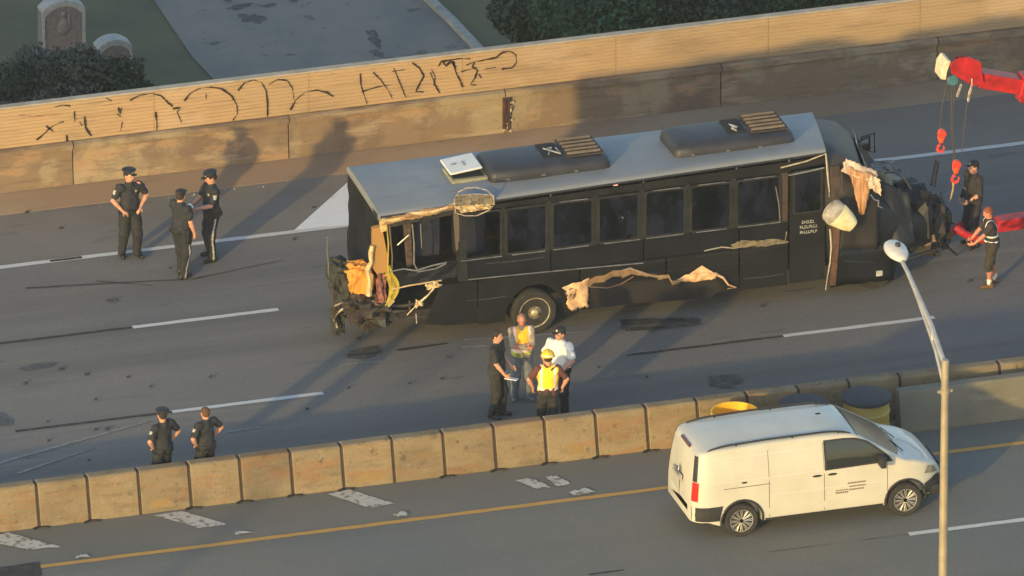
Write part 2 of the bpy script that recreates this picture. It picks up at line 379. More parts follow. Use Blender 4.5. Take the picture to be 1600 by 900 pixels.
# ------------------------------------------------------------------ far parapet
pr = empty('parapet_wall', (0, Y_wall, 0), 'long sunlit parapet with ribbed top panels and graffiti beyond the wrecked bus', 'wall')
O = Vector((0, Y_wall, 0))
H1 = 1.06; H2 = 1.95
xs = [V(115-337*k, 300, Y_wall).x for k in range(-6, 5)][::-1]
xs = sorted(xs)
for i in range(len(xs)-1):
    a, b = xs[i]+.012, xs[i+1]-.012
    s = MB(O); y = Y_wall
    prof = [(y, 0),(y+.0,.16),(y+.05,H1-.14),(y-.05,H1-.12),(y-.05,H1-.02),(y+.02,H1+.01),(y+.6,H1+.01),(y+.6,0)]
    s.loft([[Vector((a, q[0], q[1])) for q in prof], [Vector((b, q[0], q[1])) for q in prof]])
    s.build('concrete_panel', M_wall, pr)
# ribbed top panels, three per lower panel; ribs are about 6 px so they stay one profile
nr = 11
xr = [xs[0] + (xs[-1]-xs[0])*i/14 for i in range(15)]
for i in range(14):
    a, b = xr[i]+.004, xr[i+1]-.004; s = MB(O); y = Y_wall+.06; prof = []
    z0, z1 = H1+.012, H2-.05
    for k in range(nr):
        za = z0+(z1-z0)*k/nr; h = (z1-z0)/nr
        prof += [(y+.022, za),(y+.022, za+h*.28),(y, za+h*.42),(y, za+h*.86)]
    prof += [(y+.022, z1),(y+.2, z1),(y+.2, z0)]
    s.loft([[Vector((a, q[0], q[1])) for q in prof], [Vector((b, q[0], q[1])) for q in prof]])
    s.build('ribbed_panel', M_rib, pr)
s = MB(O); s.box(((xs[0]+xs[-1])/2, Y_wall+.16, H2-.03), (xs[-1]-xs[0], .18, .035)); s.build('coping', mat('pale_coping', (.36,.31,.24), .85, 0, .2, 3, .2), pr, bevel=.01)
s = MB(O); s.prism([Vector((xs[0],Y_wall+.02,-.01)),Vector((xs[0],Y_wall+.02,.17)),Vector((xs[0],Y_wall-.06,.16)),Vector((xs[0],Y_wall-.66,.012)),Vector((xs[0],Y_wall-.68,-.01))], (xs[-1]-xs[0],0,0)); s.build('sloped_toe', layered('kerb_concrete', (.25,.175,.118), [((.31,.235,.165), .7, .5, .68, (.4,1,1), .7), ((.16,.13,.1), 3, .55, .75, (.5,1,1), .6)]), pr)
# broken joint with exposed steel
s = MB(O); xj = V(791, 190, Y_wall).x
s.box((xj-.05, Y_wall-.02, .62), (.05,.05,.72)); s.box((xj+.04, Y_wall-.02, .60), (.035,.05,.76)); s.build('joint_steel', mat('rusty_joint', (.07,.03,.02), .8, .2, .4, 8, .3), pr)
s = MB(O)
for k in range(26): s.box((xj+random.uniform(-.05,.14), Y_wall-.015, random.choice([random.uniform(.03,.15), random.uniform(.1,1.0)])), (random.uniform(.02,.05),.03,random.uniform(.02,.07)), (0,random.uniform(0,1),0))
s.build('spalled_concrete', mat('spalled', (.45,.36,.27), .9, 0, .3, 8, .3), pr, kind='stuff')
s = MB(O)
for k in range(34):
    x = V(random.uniform(100,960), 300, Y_wall).x; r = random.uniform(.008,.02)
    s.box((x, Y_wall-random.uniform(.7,.9), .006+r/2), (r*1.5,r,r), (0,0,random.uniform(0,3)))
s.build('kerb_rubble', mat('spalled', (0,0,0)), pr, kind='stuff')
# graffiti, traced strokes painted on the ribs (flat print)
Yg = Y_wall + .055
def gz(pts): return [V(x, y, Yg) for x, y in pts]
strokes = [
 ([(57,219),(68,210),(78,200),(90,193),(100,190)],3,0),([(72,197),(84,206)],3,0),([(104,211),(105,221)],3,0),([(116,174),(117,190)],4,0),([(132,182),(134,200),(143,213)],3.5,0),
 ([(124,190),(128,196)],2,0),([(185,168),(188,178),(190,168)],3,0),([(191,190),(190,198),(187,206)],2.5,0),([(182,178),(189,182)],2.5,0),([(243,175),(245,190),(245,203)],3,0),
 ([(203,157),(218,149),(238,146),(252,150),(262,160),(270,166)],3,0),([(270,170),(282,168),(276,176)],3,0),([(277,176),(284,192)],2,0),([(86,167),(98,164),(110,166)],2,0),([(166,153),(174,158)],2.5,0),
 ([(288,158),(297,146),(312,138),(330,136),(347,139),(362,150),(370,164),(371,178),(364,188)],3,0),([(322,146),(322,155)],2.5,0),
 ([(372,142),(381,130),(395,125),(408,128),(416,142),(418,160),(418,182)],3,0),([(420,132),(434,124),(449,126),(457,138),(459,155)],2,0),
 ([(454,172),(462,156),(477,144),(495,141),(510,144),(521,151)],3,0),([(30,180),(60,182),(90,181)],2,1),
 ([(563,115),(564,133),(569,149),(574,163)],2.2,0),([(565,143),(590,136),(608,133)],2.2,0),([(583,113),(595,125),(607,142),(613,154)],2.2,0),([(615,106),(625,130),(634,152)],2.0,0),([(612,112),(632,109)],2.0,0),
 ([(644,98),(655,106),(662,118)],2.8,0),([(663,118),(655,132),(650,143),(662,144)],2.8,0),([(672,112),(677,125),(682,137),(687,145)],2.6,0),([(674,108),(680,120),(678,134)],2,0),
 ([(685,104),(690,95),(697,103),(705,95),(712,106)],3.4,0),([(692,96),(715,92),(735,92)],3,0),([(708,95),(712,112),(722,136)],3,0),([(716,118),(724,136)],2.6,0),([(720,112),(745,106)],2.4,0),
 ([(728,102),(740,97),(752,95),(775,90),(785,82),(797,80),(806,86),(807,98),(800,106),(784,108)],3.2,0),([(742,96),(738,104),(746,110),(742,122),(735,132),(744,133)],2.8,0),([(757,108),(775,105)],2,0),([(748,116),(752,122)],2.4,0),
]
M_gr = [mat('graffiti_black', (.03,.018,.014), .8, 0, .5, 18, 0, rgb2=(.13,.08,.05), thr=(.5,.75)), mat('graffiti_red', (.35,.08,.04), .8, 0, .3, 14, 0, rgb2=(.45,.3,.2)), mat('graffiti_pink', (.52,.30,.25), .85, 0, .12, 3, 0)]
for pts, wd, ci in strokes:
    w_ = wd/80*.85; P = gz(pts); s = MB(O)
    # resample smoothly, drawn on the rib crests
    Q = []
    for i in range(len(P)-1):
        k = max(2, int((P[i+1]-P[i]).length/.05))
        for j in range(k): Q.append(P[i].lerp(P[i+1], j/k))
    Q.append(P[-1]); L = []; R_ = []
    for i, p in enumerate(Q):
        d = (Q[min(i+1,len(Q)-1)]-Q[max(i-1,0)]); d.y = 0; d.normalize(); n_ = Vector((-d.z, 0, d.x)); ww = w_*(.95+.4*math.sin(i*.35+wd*9)+.25*math.sin(i*1.3))*random.uniform(.8,1.15)/2
        L.append(Vector((p.x, Yg, p.z))+n_*ww); R_.append(Vector((p.x, Yg, p.z))-n_*ww)
    for i in range(len(Q)-1): s.poly([R_[i], R_[i+1], L[i+1], L[i]])
    s.build('graffiti_stroke', M_gr[ci], pr)

# ------------------------------------------------------------------ median block row
def gxat(px, Y, z=0):
    a, b = -80., 80.
    for _ in range(40):
        c = (a+b)/2; d = Vector((c, Y, z)) - CAM
        if 800 + F*d.dot(right)/d.dot(fwd) < px: a = c
        else: b = c
    return (a+b)/2
M_smear = mat('yellow_smear', (.34,.22,.06), .85, 0, .3, 8, .2, rgb2=(.24,.175,.10))
edges = [62+79.35*k for k in range(-4, 18)] + [1566, 1722, 1880]
ordn = ['first','second','third','fourth','fifth','sixth','seventh','eighth','ninth','tenth','eleventh','twelfth','thirteenth','fourteenth']
desc = {0: 'cut by the left edge of the photo', 1: 'second from the left edge, plain tan face', 2: 'third from the left edge, left of the yellow stained one', 3: 'with a yellow stain at its foot, below the capless officer',
        4: 'just right of the one below the two officers', 5: 'crossed by the shadow of a lamp post', 6: 'right of the shadow-crossed block, plain face',
        7: 'with a wide yellow stain along its foot', 8: 'just right of the widely yellow stained block', 9: 'below left of the man in black shirt, pocked face',
        10: 'directly below the man in black shirt', 11: 'with a small yellow stain, below the worker in yellow helmet', 12: 'right of the small stained block, left of the van',
        13: 'its face partly hidden by the left end of the white van', 14: 'behind the open orange barrel', 15: 'behind the van, between the open barrel and the middle barrel',
        16: 'behind the middle dark lidded barrel', 17: 'behind the right hand dark lidded barrel'}
k0 = 3
for i in range(len(edges)-1):
    xa = gxat(edges[i], Y_bar)+.028; xb = gxat(edges[i+1], Y_bar)-.028
    if edges[i] > 1900: continue
    idx = i - k0
    cx = (xa+xb)/2; y = Y_bar + random.uniform(-.012,.012)
    e = Vector((cx, y, 0)); s = MB(e); h = .81+random.uniform(-.008,.008)
    prof = [(0,0),(.015,.09),(.16,h-.17),(.195,h-.03),(.225,h),(.43,h),(.46,h-.03),(.66,.0)]
    prof2 = [(p[0]+ (0), p[1]) for p in prof]
    s.loft([[Vector((xa, y+q[0], q[1])) for q in prof], [Vector((xa+.02, y+q[0]-.0, q[1])) for q in prof], [Vector((xb-.02, y+q[0], q[1])) for q in prof], [Vector((xb, y+q[0], q[1])) for q in prof2]])
    r_ = bpy.data.objects.new('concrete_barrier_block', None); COL.objects.link(r_); r_.location = e
    lab = 'tan concrete block ' + desc.get(idx, '')
    if idx < 0: lab = 'short tan concrete barrier block outside the left edge, ' + ['nearest to it','one block further','two blocks further','three blocks further'][-idx-1]
    if idx == 18: lab = 'longer concrete barrier block behind the lamp post, in shade'
    if idx == 19: lab = 'longer concrete barrier block at the right edge of the photo'
    if idx > 19: lab = 'longer concrete barrier block beyond the right edge'
    tag(r_, lab.strip(), 'barrier', 'concrete blocks lined up along the median')
    s.build('concrete_body', M_conc, r_, bevel=.018)
    # anchoring plates / dark grout at the joint foot
    s = MB(e); jx = xb+.028
    s.loft([[Vector((X_, y+q[0]+(.022 if q[0] < .3 else -.03), q[1]-(.02 if q[1] > .2 else 0))) for q in prof] for X_ in (xb-.004, xb+.058)]); s.build('joint_filler', mat('joint_dark', (.05,.036,.028), .95, 0, .3, 6, .2), r_)
    s = MB(e)
    if random.random() < .8:
        s.box((jx-.07, y-.03, .022), (.14,.05,.03), (0,0,.5)); s.box((jx+.09, y-.03, .022), (.16,.05,.03), (0,0,-.35)); s.build('joint_foot', mat('foot_tar', (.02,.018,.016), .8, 0, .3, 6, .2), r_)
    if idx in (3, 7, 11):
        s = MB(e); a, b = ((xa+.12, xa+.62), (xa+.15, xb-.1), (xa+.38, xa+.7))[(3,7,11).index(idx)]
        z0, z1 = (.1,.26) if idx != 11 else (.12,.3)
        def fy(z): return y+.015+.145*(z-.09)/(h-.17-.09)-.006
        top = []; bot = []
        for k in range(13):
            x = a+(b-a)*k/12; top.append((x, fy(z1*(.75+.25*math.sin(k*math.pi/12))+random.uniform(-.02,.02)), 0)); 
            zt = z0+(z1-z0)*(math.sin(k*math.pi/12)**.4)+random.uniform(-.012,.012) if 0<k<12 else z0+.01
            top[-1] = (x, fy(zt), zt); bot.append((x, fy(z0), z0))
        for k in range(12): s.poly([bot[k], bot[k+1], top[k+1], top[k]])
        s.build('yellow_stain', M_smear, r_)
# wider median wall starting beside the lamp post
Y_m = G(1420, 677).y
x0 = gxat(1408, Y_m); e = Vector((x0, Y_m, 0))
mw = empty('median_wall', e, 'wide shaded concrete median wall end behind the lamp post, right of the barrels', 'wall')
xx = x0
M_conc2 = layered('median_wall_shaded_concrete', (.17,.155,.12), [((.135,.125,.095), 1.2, .45, .7, (1,1,1), .8), ((.32,.28,.2), 3, .58, .75, (.4,1,1.5), .5), ((.13,.12,.10), 18, .62, .8, (1,1,1), .5)], rough=.9, bump=.3)  # darkened base colour carries the shade that falls on this wall
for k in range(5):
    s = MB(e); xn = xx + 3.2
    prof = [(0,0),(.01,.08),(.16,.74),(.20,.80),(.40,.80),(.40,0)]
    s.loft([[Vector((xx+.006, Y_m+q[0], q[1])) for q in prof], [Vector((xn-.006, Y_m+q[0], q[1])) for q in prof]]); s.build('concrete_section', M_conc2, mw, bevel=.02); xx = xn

# ------------------------------------------------------------------ barrels
def barrel(px, py, kind, label):
    c = G(px, py, .92); c.z = 0; r = .445
    root = empty('sand_barrel', c, label, 'barrel', 'crash cushion barrels in front of the median blocks')
    s = MB()
    prof = [(r*.96,.0),(r,.02),(r*.98,.28),(r*1.02,.30),(r*1.02,.33),(r*.98,.35),(r*.97,.60),(r*1.01,.62),(r*1.01,.65),(r*.97,.67),(r*.96,.86),(r*1.03,.88),(r*1.03,.91)]
    if kind == 'open': prof += [(r*.97,.91),(r*.93,.70)]
    mm = mat('barrel_yellow', (.52,.33,.04), .5, 0, .25, 3, .1, rgb2=(.46,.33,.10)) if kind != 'open' else mat('barrel_orange', (.95,.50,.03), .45, 0, .15, 3, .05)
    s.lathe(prof, (0,0,0), n=32, cap=(kind != 'open')); s.build('drum', mm, root, smooth=True)
    if kind == 'open':
        s = MB(); s.lathe([(.02,.80),(r*.6,.78),(r*.93,.70)], (0,0,0), n=28, cap=True); s.build('sand_fill', mat('barrel_orange_in', (.80,.34,.03), .8, 0, .2, 9, .5), root, smooth=True)
    else:
        s = MB(); s.lathe([(r*1.06,.87),(r*1.07,.925),(r*1.0,.945),(r*.5,.965),(.01,.97)], (0,0,0), n=32); s.build('lid', mat('barrel_lid_black', (.03,.034,.042), .7, 0, .2, 4, .1), root, smooth=True)
        s = MB(); s.lathe([(r*1.0,.18),(r*1.004,.19),(r*1.004,.24),(r*1.0,.25)], (0,0,0), n=32, cap=False); s.build('band', mat('barrel_band', (.60,.52,.36), .5, 0, .2, 5, 0), root, smooth=True)
barrel(1148, 642, 'open', 'open bright orange barrel behind the rear of the white van')
barrel(1256, 631, 'lid', 'dark lidded barrel in shadow just above the roof of the white van')
barrel(1354, 619, 'lid', 'yellow barrel with a dark lid above the windscreen of the van')

# ------------------------------------------------------------------ wheel
def wheel(parent, c, r, wd, side=-1, rim_mat=None, spokes=10, name='wheel', dish=.02, org=None):
    """wheel with its axle along local Y; side=-1 shows its face towards -Y"""
    o = bpy.data.objects.new(name, None); COL.objects.link(o); o.parent = parent; o.location = c
    if side > 0: o.rotation_euler = (0, 0, math.pi)
    s = MB(); h = wd/2
    s.lathe([(r*.66,-h*.86),(r*.74,-h),(r*.93,-h*.96),(r*.99,-h*.7),(r,0),(r*.99,h*.7),(r*.93,h*.96),(r*.70,h),(r*.66,h*.86)], (0,0,0), 'y', 32)
    s.build('tyre', RUB, o, smooth=True)
    s = MB(); rm = r*.68
    s.lathe([(rm*.90,-h*.70),(rm*.96,-h*.95),(rm,-h*.95),(rm,-h*.5)], (0,0,0), 'y', 32, cap=False)
    s.lathe([(.01,-h*.40),(rm*.9,-h*.30)], (0,0,0), 'y', 24, cap=False)
    s.lathe([(.001,-h*.86),(rm*.16,-h*.86),(rm*.2,-h*.72),(rm*.24,-h*.45)], (0,0,0), 'y', 16, cap=False)
    s.build('rim', rim_mat, o, smooth=True)
    s = MB()
    for k in range(spokes):
        a = 2*math.pi*k/spokes
        for da in (-.09, .09):
            p0 = Vector((math.cos(a)*rm*.18, -h*.80, math.sin(a)*rm*.18)); p1 = Vector((math.cos(a+da)*rm*.93, -h*.84, math.sin(a+da)*rm*.93))
            s.tube([p0, p1], [rm*.055, rm*.05], 5)
    if spokes: s.build('spokes', rim_mat, o)
    return o

# ------------------------------------------------------------------ white van
cV = G(1157, 841)
Wv = 1.88
vroot = empty('cargo_van', (gxat(1084, cV.y), cV.y+Wv/2, 0), 'white cargo van driving on the lower carriageway in front of the barrels', 'van')
def interp(x, pts):
    for (a, b), (c, d) in zip(pts, pts[1:]):
        if x <= c: t = max(0, (x-a)/(c-a)); t = t; return b+(d-b)*t
    return pts[-1][1]
TOP = [(0,1.64),(.05,1.70),(.15,1.745),(.5,1.79),(1.5,1.825),(2.6,1.83),(3.0,1.81),(3.25,1.75),(3.6,1.535),(3.95,1.31),(4.15,1.185),(4.35,1.14),(4.6,1.07),(4.8,.975),(4.93,.84),(5.0,.66)]
HW = [(0,.68),(.04,.78),(.12,.86),(.28,.92),(.5,.935),(3.6,.94),(4.2,.925),(4.5,.89),(4.72,.80),(4.88,.66),(5.0,.48)]
def tumble(z):                                    # side wall leans in above the waist
    return 1 - .035*max(0, min(1, (z-.5)/.6)) - .21*max(0, (z-1.08)/.8)**1.35 - .03*max(0, (.5-z)/.3)
def vhw(x, z): return interp(x, HW)*tumble(z)
def xlean(x, z):                                  # rear leans forward with height
    return x + max(0, 1-x/.5)*.13*max(0, (z-.8)/1.0)**1.3
def vring(x):
    zt = interp(x, TOP); zb = .30 if .4 < x < 4.4 else .38; pts = []
    cr = min(.10, (zt-zb)*.35)
    zs = [zb+(zt-cr-zb)*k/12 for k in range(13)]
    side_ = [(vhw(x, z), z) for z in zs]
    w0 = side_[-1][0]
    arc = []
    for k in range(1, 6):
        a = k*math.pi/2/6; arc.append((w0-cr*.9*(1-math.cos(a)), zt-cr+cr*.80*math.sin(a)))
    wl = arc[-1][0]; top = [(wl*f, zt-.3*cr*f**2*1.0) for f in (.85,.6,.3)]
    half = side_+arc+top
    full = [(-y, z) for y, z in half] + [(0, zt)] + [(y, z) for y, z in half[::-1]]
    return [Vector((xlean(x, z), y, z)) for y, z in full]
xsn = [0,.03,.07,.15,.3,.5,.8,1.1,1.5,2,2.5,2.8,3.05,3.2,3.3,3.45,3.6,3.8,3.95,4.1,4.2,4.35,4.5,4.65,4.78,4.88,4.95,5.0]
s = MB(); s.loft([vring(x) for x in xsn])
XR, XF = .95, 4.17; WR = .335
body = s.build('body', VAN, vroot, smooth=True)
# wheel openings cut out of the body
cut = []
for xw in (XR, XF):
    for sy in (-1, 1):
        q = MB(); q.lathe([(.40,-.3),(.40,.3)], (xw, sy*.95, .36), 'y', 40); c = q.build('cutter', VAN, vroot); cut.append(c)
for c in cut:
    b = body.modifiers.new('b', 'BOOLEAN'); b.operation = 'DIFFERENCE'; b.object = c; b.solver = 'EXACT'
bpy.context.view_layer.update()
me = bpy.data.meshes.new_from_object(body.evaluated_get(bpy.context.evaluated_depsgraph_get()))
body.modifiers.clear(); body.data = me
for c in cut: bpy.data.objects.remove(c)
PLA = mat('black_bumper_plastic', (.018,.018,.019), .7, 0, .3, 8, .15)
def side_patch(name, pts, m, off=.006, sy=-1, thick=True, n=8, label=None, parent=None):
    """polygon given in (x,z) wrapped on the side wall"""
    # fill by slicing in x
    xs_ = [p[0] for p in pts]; a, b = min(xs_), max(xs_); s = MB(); cols = []
    for i in range(n+1):
        x = a+(b-a)*(i/n); x = min(max(x, a+1e-4), b-1e-4); zz = []
        for (x1, z1), (x2, z2) in zip(pts, pts[1:]+pts[:1]):
            if (x1-x)*(x2-x) <= 0 and abs(x1-x2) > 1e-9: zz.append(z1+(z2-z1)*(x-x1)/(x2-x1))
        lo, hi = min(zz), max(zz)
        col = []
        for k in range(7):
            z = lo+(hi-lo)*k/6; col.append(Vector((xlean(x, z), sy*(vhw(x, z)+off), z)))
        cols.append(col)
    for i in range(n):
        for k in range(6):
            q = [cols[i][k], cols[i+1][k], cols[i+1][k+1], cols[i][k+1]]
            s.poly(q if sy < 0 else q[::-1])
    return s.build(name, m, parent or vroot, label=label, smooth='all')
DARKSEAM = mat('panel_gap', (.05,.045,.035), .8, 0, .2, 5, 0)
win = [(2.62,1.18),(3.86,1.205),(3.80,1.30),(3.42,1.58),(3.20,1.665),(3.0,1.685),(2.62,1.685)]
for sy in (-1, 1):
    fr = side_patch('front_window', [(2.58,1.15),(3.92,1.175),(3.84,1.30),(3.45,1.61),(3.22,1.695),(3.0,1.715),(2.58,1.715)], PLA, .004, sy, n=20)
    side_patch('pane', win, GLD, .009, sy, n=20, parent=fr)
    # mirror
    s = MB(); s.box((3.66, sy*1.05, 1.26), (.11,.22,.20)); s.tube([(3.7, sy*.90, 1.22),(3.68, sy*1.0, 1.22)], .03, 6); s.build('side_mirror', PLA, vroot, bevel=.03)
    # taillight and black slot over it
    side_patch('tail_light', [(.012,.80),(.012,1.17),(.105,1.17),(.105,.80)], mat('tail_lens_red', (.62,.02,.012), .25, 0, .1, 30, .1), .012, sy, n=4)
    side_patch('rear_slot_trim', [(.012,1.18),(.012,1.66),(.075,1.66),(.075,1.18)], PLA, .010, sy, n=4)
    # black lower cladding
    side_patch('rear_bumper_side', [(.012,.40),(.012,.68),(.58,.70),(.55,.58),(.52,.40)], PLA, .008, sy, n=8)
    side_patch('sill_trim', [(1.40,.30),(1.40,.345),(3.72,.345),(3.72,.30)], PLA, .008, sy, n=20)
    side_patch('front_bumper_side', [(4.60,.40),(4.55,.62),(4.80,.72),(4.93,.70),(4.96,.40)], PLA, .010, sy, n=8)
    side_patch('headlight', [(4.55,.82),(4.62,.97),(4.78,.90),(4.86,.76)], mat('headlamp_lens', (.25,.24,.2), .1, .2, .1, 10, 0), .008, sy, n=8)
    # door handles, seams
    for hx in (2.42, 2.72):
        s = MB(); s.ell((hx, sy*(vhw(hx,1.07)+.015), 1.07), (.095,.022,.022)); s.build('door_handle', PLA, vroot, smooth=True)
    s = MB(); s.ell((1.0, sy*(vhw(1.0,1.12)+.005), 1.115), (.06,.012,.018)); s.build('slide_latch', PLA, vroot, smooth=True)
    for z0, z1, xa, xb in ((1.02,1.03,.6,1.5),):
        side_patch('slide_rail', [(xa,z0),(xa,z0+.012),(xb,z1+.012),(xb,z1)], DARKSEAM, .004, sy, n=10)
    for xa, za, zb in ((1.48,.36,1.66),(2.56,.36,1.68),(3.80,.45,1.14)):
        side_patch('door_gap', [(xa,za),(xa,zb),(xa+.010,zb),(xa+.010,za)], DARKSEAM, .003, sy, n=2)
    for za, xa, xb in ((1.16,.25,2.5),(1.60,.35,2.4),(.80,1.5,3.6)):
        side_patch('swage_line', [(xa,za),(xa,za+.006),(xb,za+.014),(xb,za+.004)], mat('swage', (.60,.58,.52), .5, 0, .05, 5, 0), .0035, sy, n=14)
    for xw in (XR, XF):
        s = MB(); pts = []
        for k in range(25):
            a = math.radians(-8+196*k/24); x, z = xw+.41*math.cos(a), .36+.41*math.sin(a); pts.append((x, sy*(vhw(x, z)+.006), z))
        s.tube(pts, .022, 6); s.build('wheel_arch_lip', PLA, vroot, smooth=True)
        wheel(vroot, (xw, sy*.80, WR), WR, .22, sy if sy < 0 else 1, mat('alloy_grey', (.42,.41,.38), .45, .6, .15, 6, .05), 12)
    # roof rails
    s = MB(); pts = []
    for k in range(25):
        x = .28+2.95*k/24; zt = interp(x, TOP); lift = min(.07, .02+.35*min(k/24, 1-k/24)); 
        pts.append((x, sy*.675, zt-.055+lift if 0<k<24 else zt-.07))
    s.tube(pts, .020, 6)
    for x in (.9, 2.0, 2.9): s.tube([(x, sy*.675, interp(x, TOP)+.0),(x, sy*.675, interp(x, TOP)-.10)], .02, 6)
    s.build('roof_rail', PLA, vroot, smooth=True)
s = MB()
for xa, xb, dz in ((2.85,3.16,0),(3.05,3.42,.075),(3.2,3.42,.13),(2.86,3.02,-.035)):
    pass
# faded door lettering: short dim bars in three rows
M_let = mat('faded_lettering', (.15,.12,.08), .8, 0, .2, 30, 0)
for row, (xa, xb, z, h) in enumerate(((2.78,3.0,.66,.035),(3.04,3.34,.70,.03),(3.05,3.38,.765,.026),(3.02,3.36,.83,.03),(2.78,3.0,.715,.022))):
    x = xa
    while x < xb:
        ww = random.uniform(.02,.035)
        side_patch('door_letter', [(x,z),(x,z+h),(x+ww,z+h),(x+ww,z)], M_let, .0045, -1, n=1); x += ww+.008
# windscreen and bonnet line
def top_patch(name, x0, x1, y0f, m, off=.008, nx=10, ny=10, parent=None, shrink=0):
    s = MB(); cols = []
    for i in range(nx+1):
        x = x0+(x1-x0)*i/nx; zt = interp(x, TOP); cr = min(.10,(zt-.3)*.35); w0 = vhw(x, zt-cr)-cr*.9; col = []
        for k in range(ny+1):
            f = -1+2*k/ny; bow = (1-abs(f)**2.2)
            xx_ = x + (.16*bow-.10 if m is not VAN else 0)*((x-x0)/(x1-x0)*.9+.1)
            zt2 = interp(xx_, TOP); cr2 = min(.16,(zt2-.3)*.35); col.append(Vector((xx_, f*(w0*y0f), zt2-.3*cr2*f**2 + off)))
        cols.append(col)
    for i in range(nx):
        for k in range(ny): s.poly([cols[i][k], cols[i+1][k], cols[i+1][k+1], cols[i][k+1]])
    return s.build(name, m, vroot if parent is None else parent, smooth='all')
top_patch('windscreen', 3.27, 4.13, 1.02, glass('windscreen_glass', (.018,.021,.022), .3, .3), off=.02)
s = MB(); s.tube([(4.24,-.5,1.175),(4.1,-.1,1.24)], .010, 5); s.tube([(4.26,.1,1.18),(4.12,.5,1.235)], .010, 5); s.build('wiper', PLA, vroot)
s = MB(); s.ell((2.72,0,1.915), (.06,.03,.015)); s.build('roof_aerial', PLA, vroot, smooth=True)
# rear: doors, bumper, plate, handle, wiper, badge
s = MB(); s.box((.06,0,.58), (.12,1.15,.22)); s.build('rear_bumper', VAN, vroot, bevel=.05)
s = MB(); s.box((4.90,0,.50), (.22,1.25,.26)); s.box((4.74,0,.42), (.3,1.62,.2)); s.build('front_bumper', PLA, vroot, bevel=.05)
s = MB(); s.box((4.975,0,.74), (.06,.8,.12)); s.build('grille', PLA, vroot, bevel=.02)
s = MB(); s.box((-.004,.10,1.02), (.03,.55,.12)); s.build('rear_handle_panel', mat('van_grey_trim', (.35,.33,.30), .5, 0, .1, 5, 0), vroot, bevel=.008)
s = MB(); s.box((-.018,.08,1.06), (.03,.34,.035)); s.build('plate_lamp_bar', CHROME, vroot, bevel=.008)
s = MB(); s.lathe([(.07,-.02),(.065,-.03),(.02,-.035)], (-.0,.02,1.14), 'x', 16); s.build('rear_badge', CHROME, vroot)
s = MB(); s.tube([(.0,0,.55),(.01,0,1.0)], .006, 4); s.build('rear_door_gap', DARKSEAM, vroot)
s = MB()
s.box((.13,0,1.70),(.03,.5,.05),(0,.6,0)); s.build('high_brake_light', mat('dark_lens', (.09,.02,.02), .4, 0, .2, 8, 0), vroot)
# dark underside
s = MB(); s.box((2.5,0,.30), (4.4,1.4,.12)); s.build('underbody', DKMET, vroot)

# ------------------------------------------------------------------ street lamp
def street_lamp(base, label, head=True):
    r_ = empty('street_lamp', base, label, 'street lamp', 'lamp posts along the near edge of the road')
    H = 9.0
    s = MB(); s.lathe([(.115,0),(.10,.5),(.066,H)], (0,0,0), n=20); s.lathe([(.20,0),(.20,.05),(.14,.08)], (0,0,0), n=20)
    s.build('pole', mat('galvanised_pole', (.34,.29,.21), .55, .3, .15, 3, .1), r_, smooth=True)
    s = MB(); s.lathe([(.085,H-.62),(.085,H-.52)], (0,0,0), n=20); s.box((0,0,H-.57), (.28,.04,.05)); s.build('clamp_collar', mat('galvanised_pole', (0,0,0)), r_, bevel=.005)
    s = MB(); s.lathe([(.072,H-.08),(.072,H+.02),(.05,H+.05)], (0,0,0), n=16); s.build('pole_cap', mat('galvanised_pole', (0,0,0)), r_)
    s = MB()
    pts1 = [(0,0,H-.08),(-.0,.8,H+.36),(0,1.5,H+.60),(0,2.2,H+.82),(0,2.62,H+.92)]
    pts2 = [(0,0,H-.55),(-.0,.55,H-.02),(0,1.0,H+.24),(0,1.6,H+.55),(0,2.2,H+.81)]
    s.tube(pts1, [.05,.048,.044,.04,.038], 10); s.tube(pts2, .032, 8)
    s.tube([(0,.8,H+.34),(0,.75,H+.12)], .02, 6)
    s.build('arm', mat('galvanised_arm', (.42,.41,.40), .5, .4, .15, 4, .1), r_, smooth=True)
    s = MB()
    rings = []
    for t in range(9):
        u = t/8; y = 2.52+.74*u; wd_ = .04+.17*math.sin(math.pi*min(1, (u*.92+.04)))**.7; hh = .03+.09*math.sin(math.pi*min(1, u*.9+.08))
        if t == 8: wd_ *= .5; hh *= .5
        rings.append([Vector((wd_*math.cos(a), y, H+.92+.08*u+hh*math.sin(a)*(1 if math.sin(a) > 0 else .7))) for a in [2*math.pi*k/14 for k in range(14)]])
    s.loft(rings); hd = s.build('lamp_head', mat('lamp_head_grey', (.58,.56,.52), .45, .1, .1, 4, .05), r_, smooth='all')
    s = MB(); s.lathe([(.05,0),(.05,.07),(.035,.085)], (.02,2.85,H+1.05), n=14); s.build('photocell', mat('photocell_dark', (.03,.035,.05), .5, 0, .1, 5, 0), hd, smooth=True)
    return r_
# base found from the top of the pole at photo pixel (1477,565), 9 m up
tp = G(1477, 566, 9.0)
street_lamp((tp.x, tp.y, 0), 'tall tan metal lamp post with a drooping double arm in front of the van')
sh = V(410, 750, Y_bar); dy_ = Y_bar - tp.y
street_lamp((sh.x - dy_*math.tan(SUN_AZ), tp.y, 0), 'lamp post outside the left edge whose shadow crosses a block')

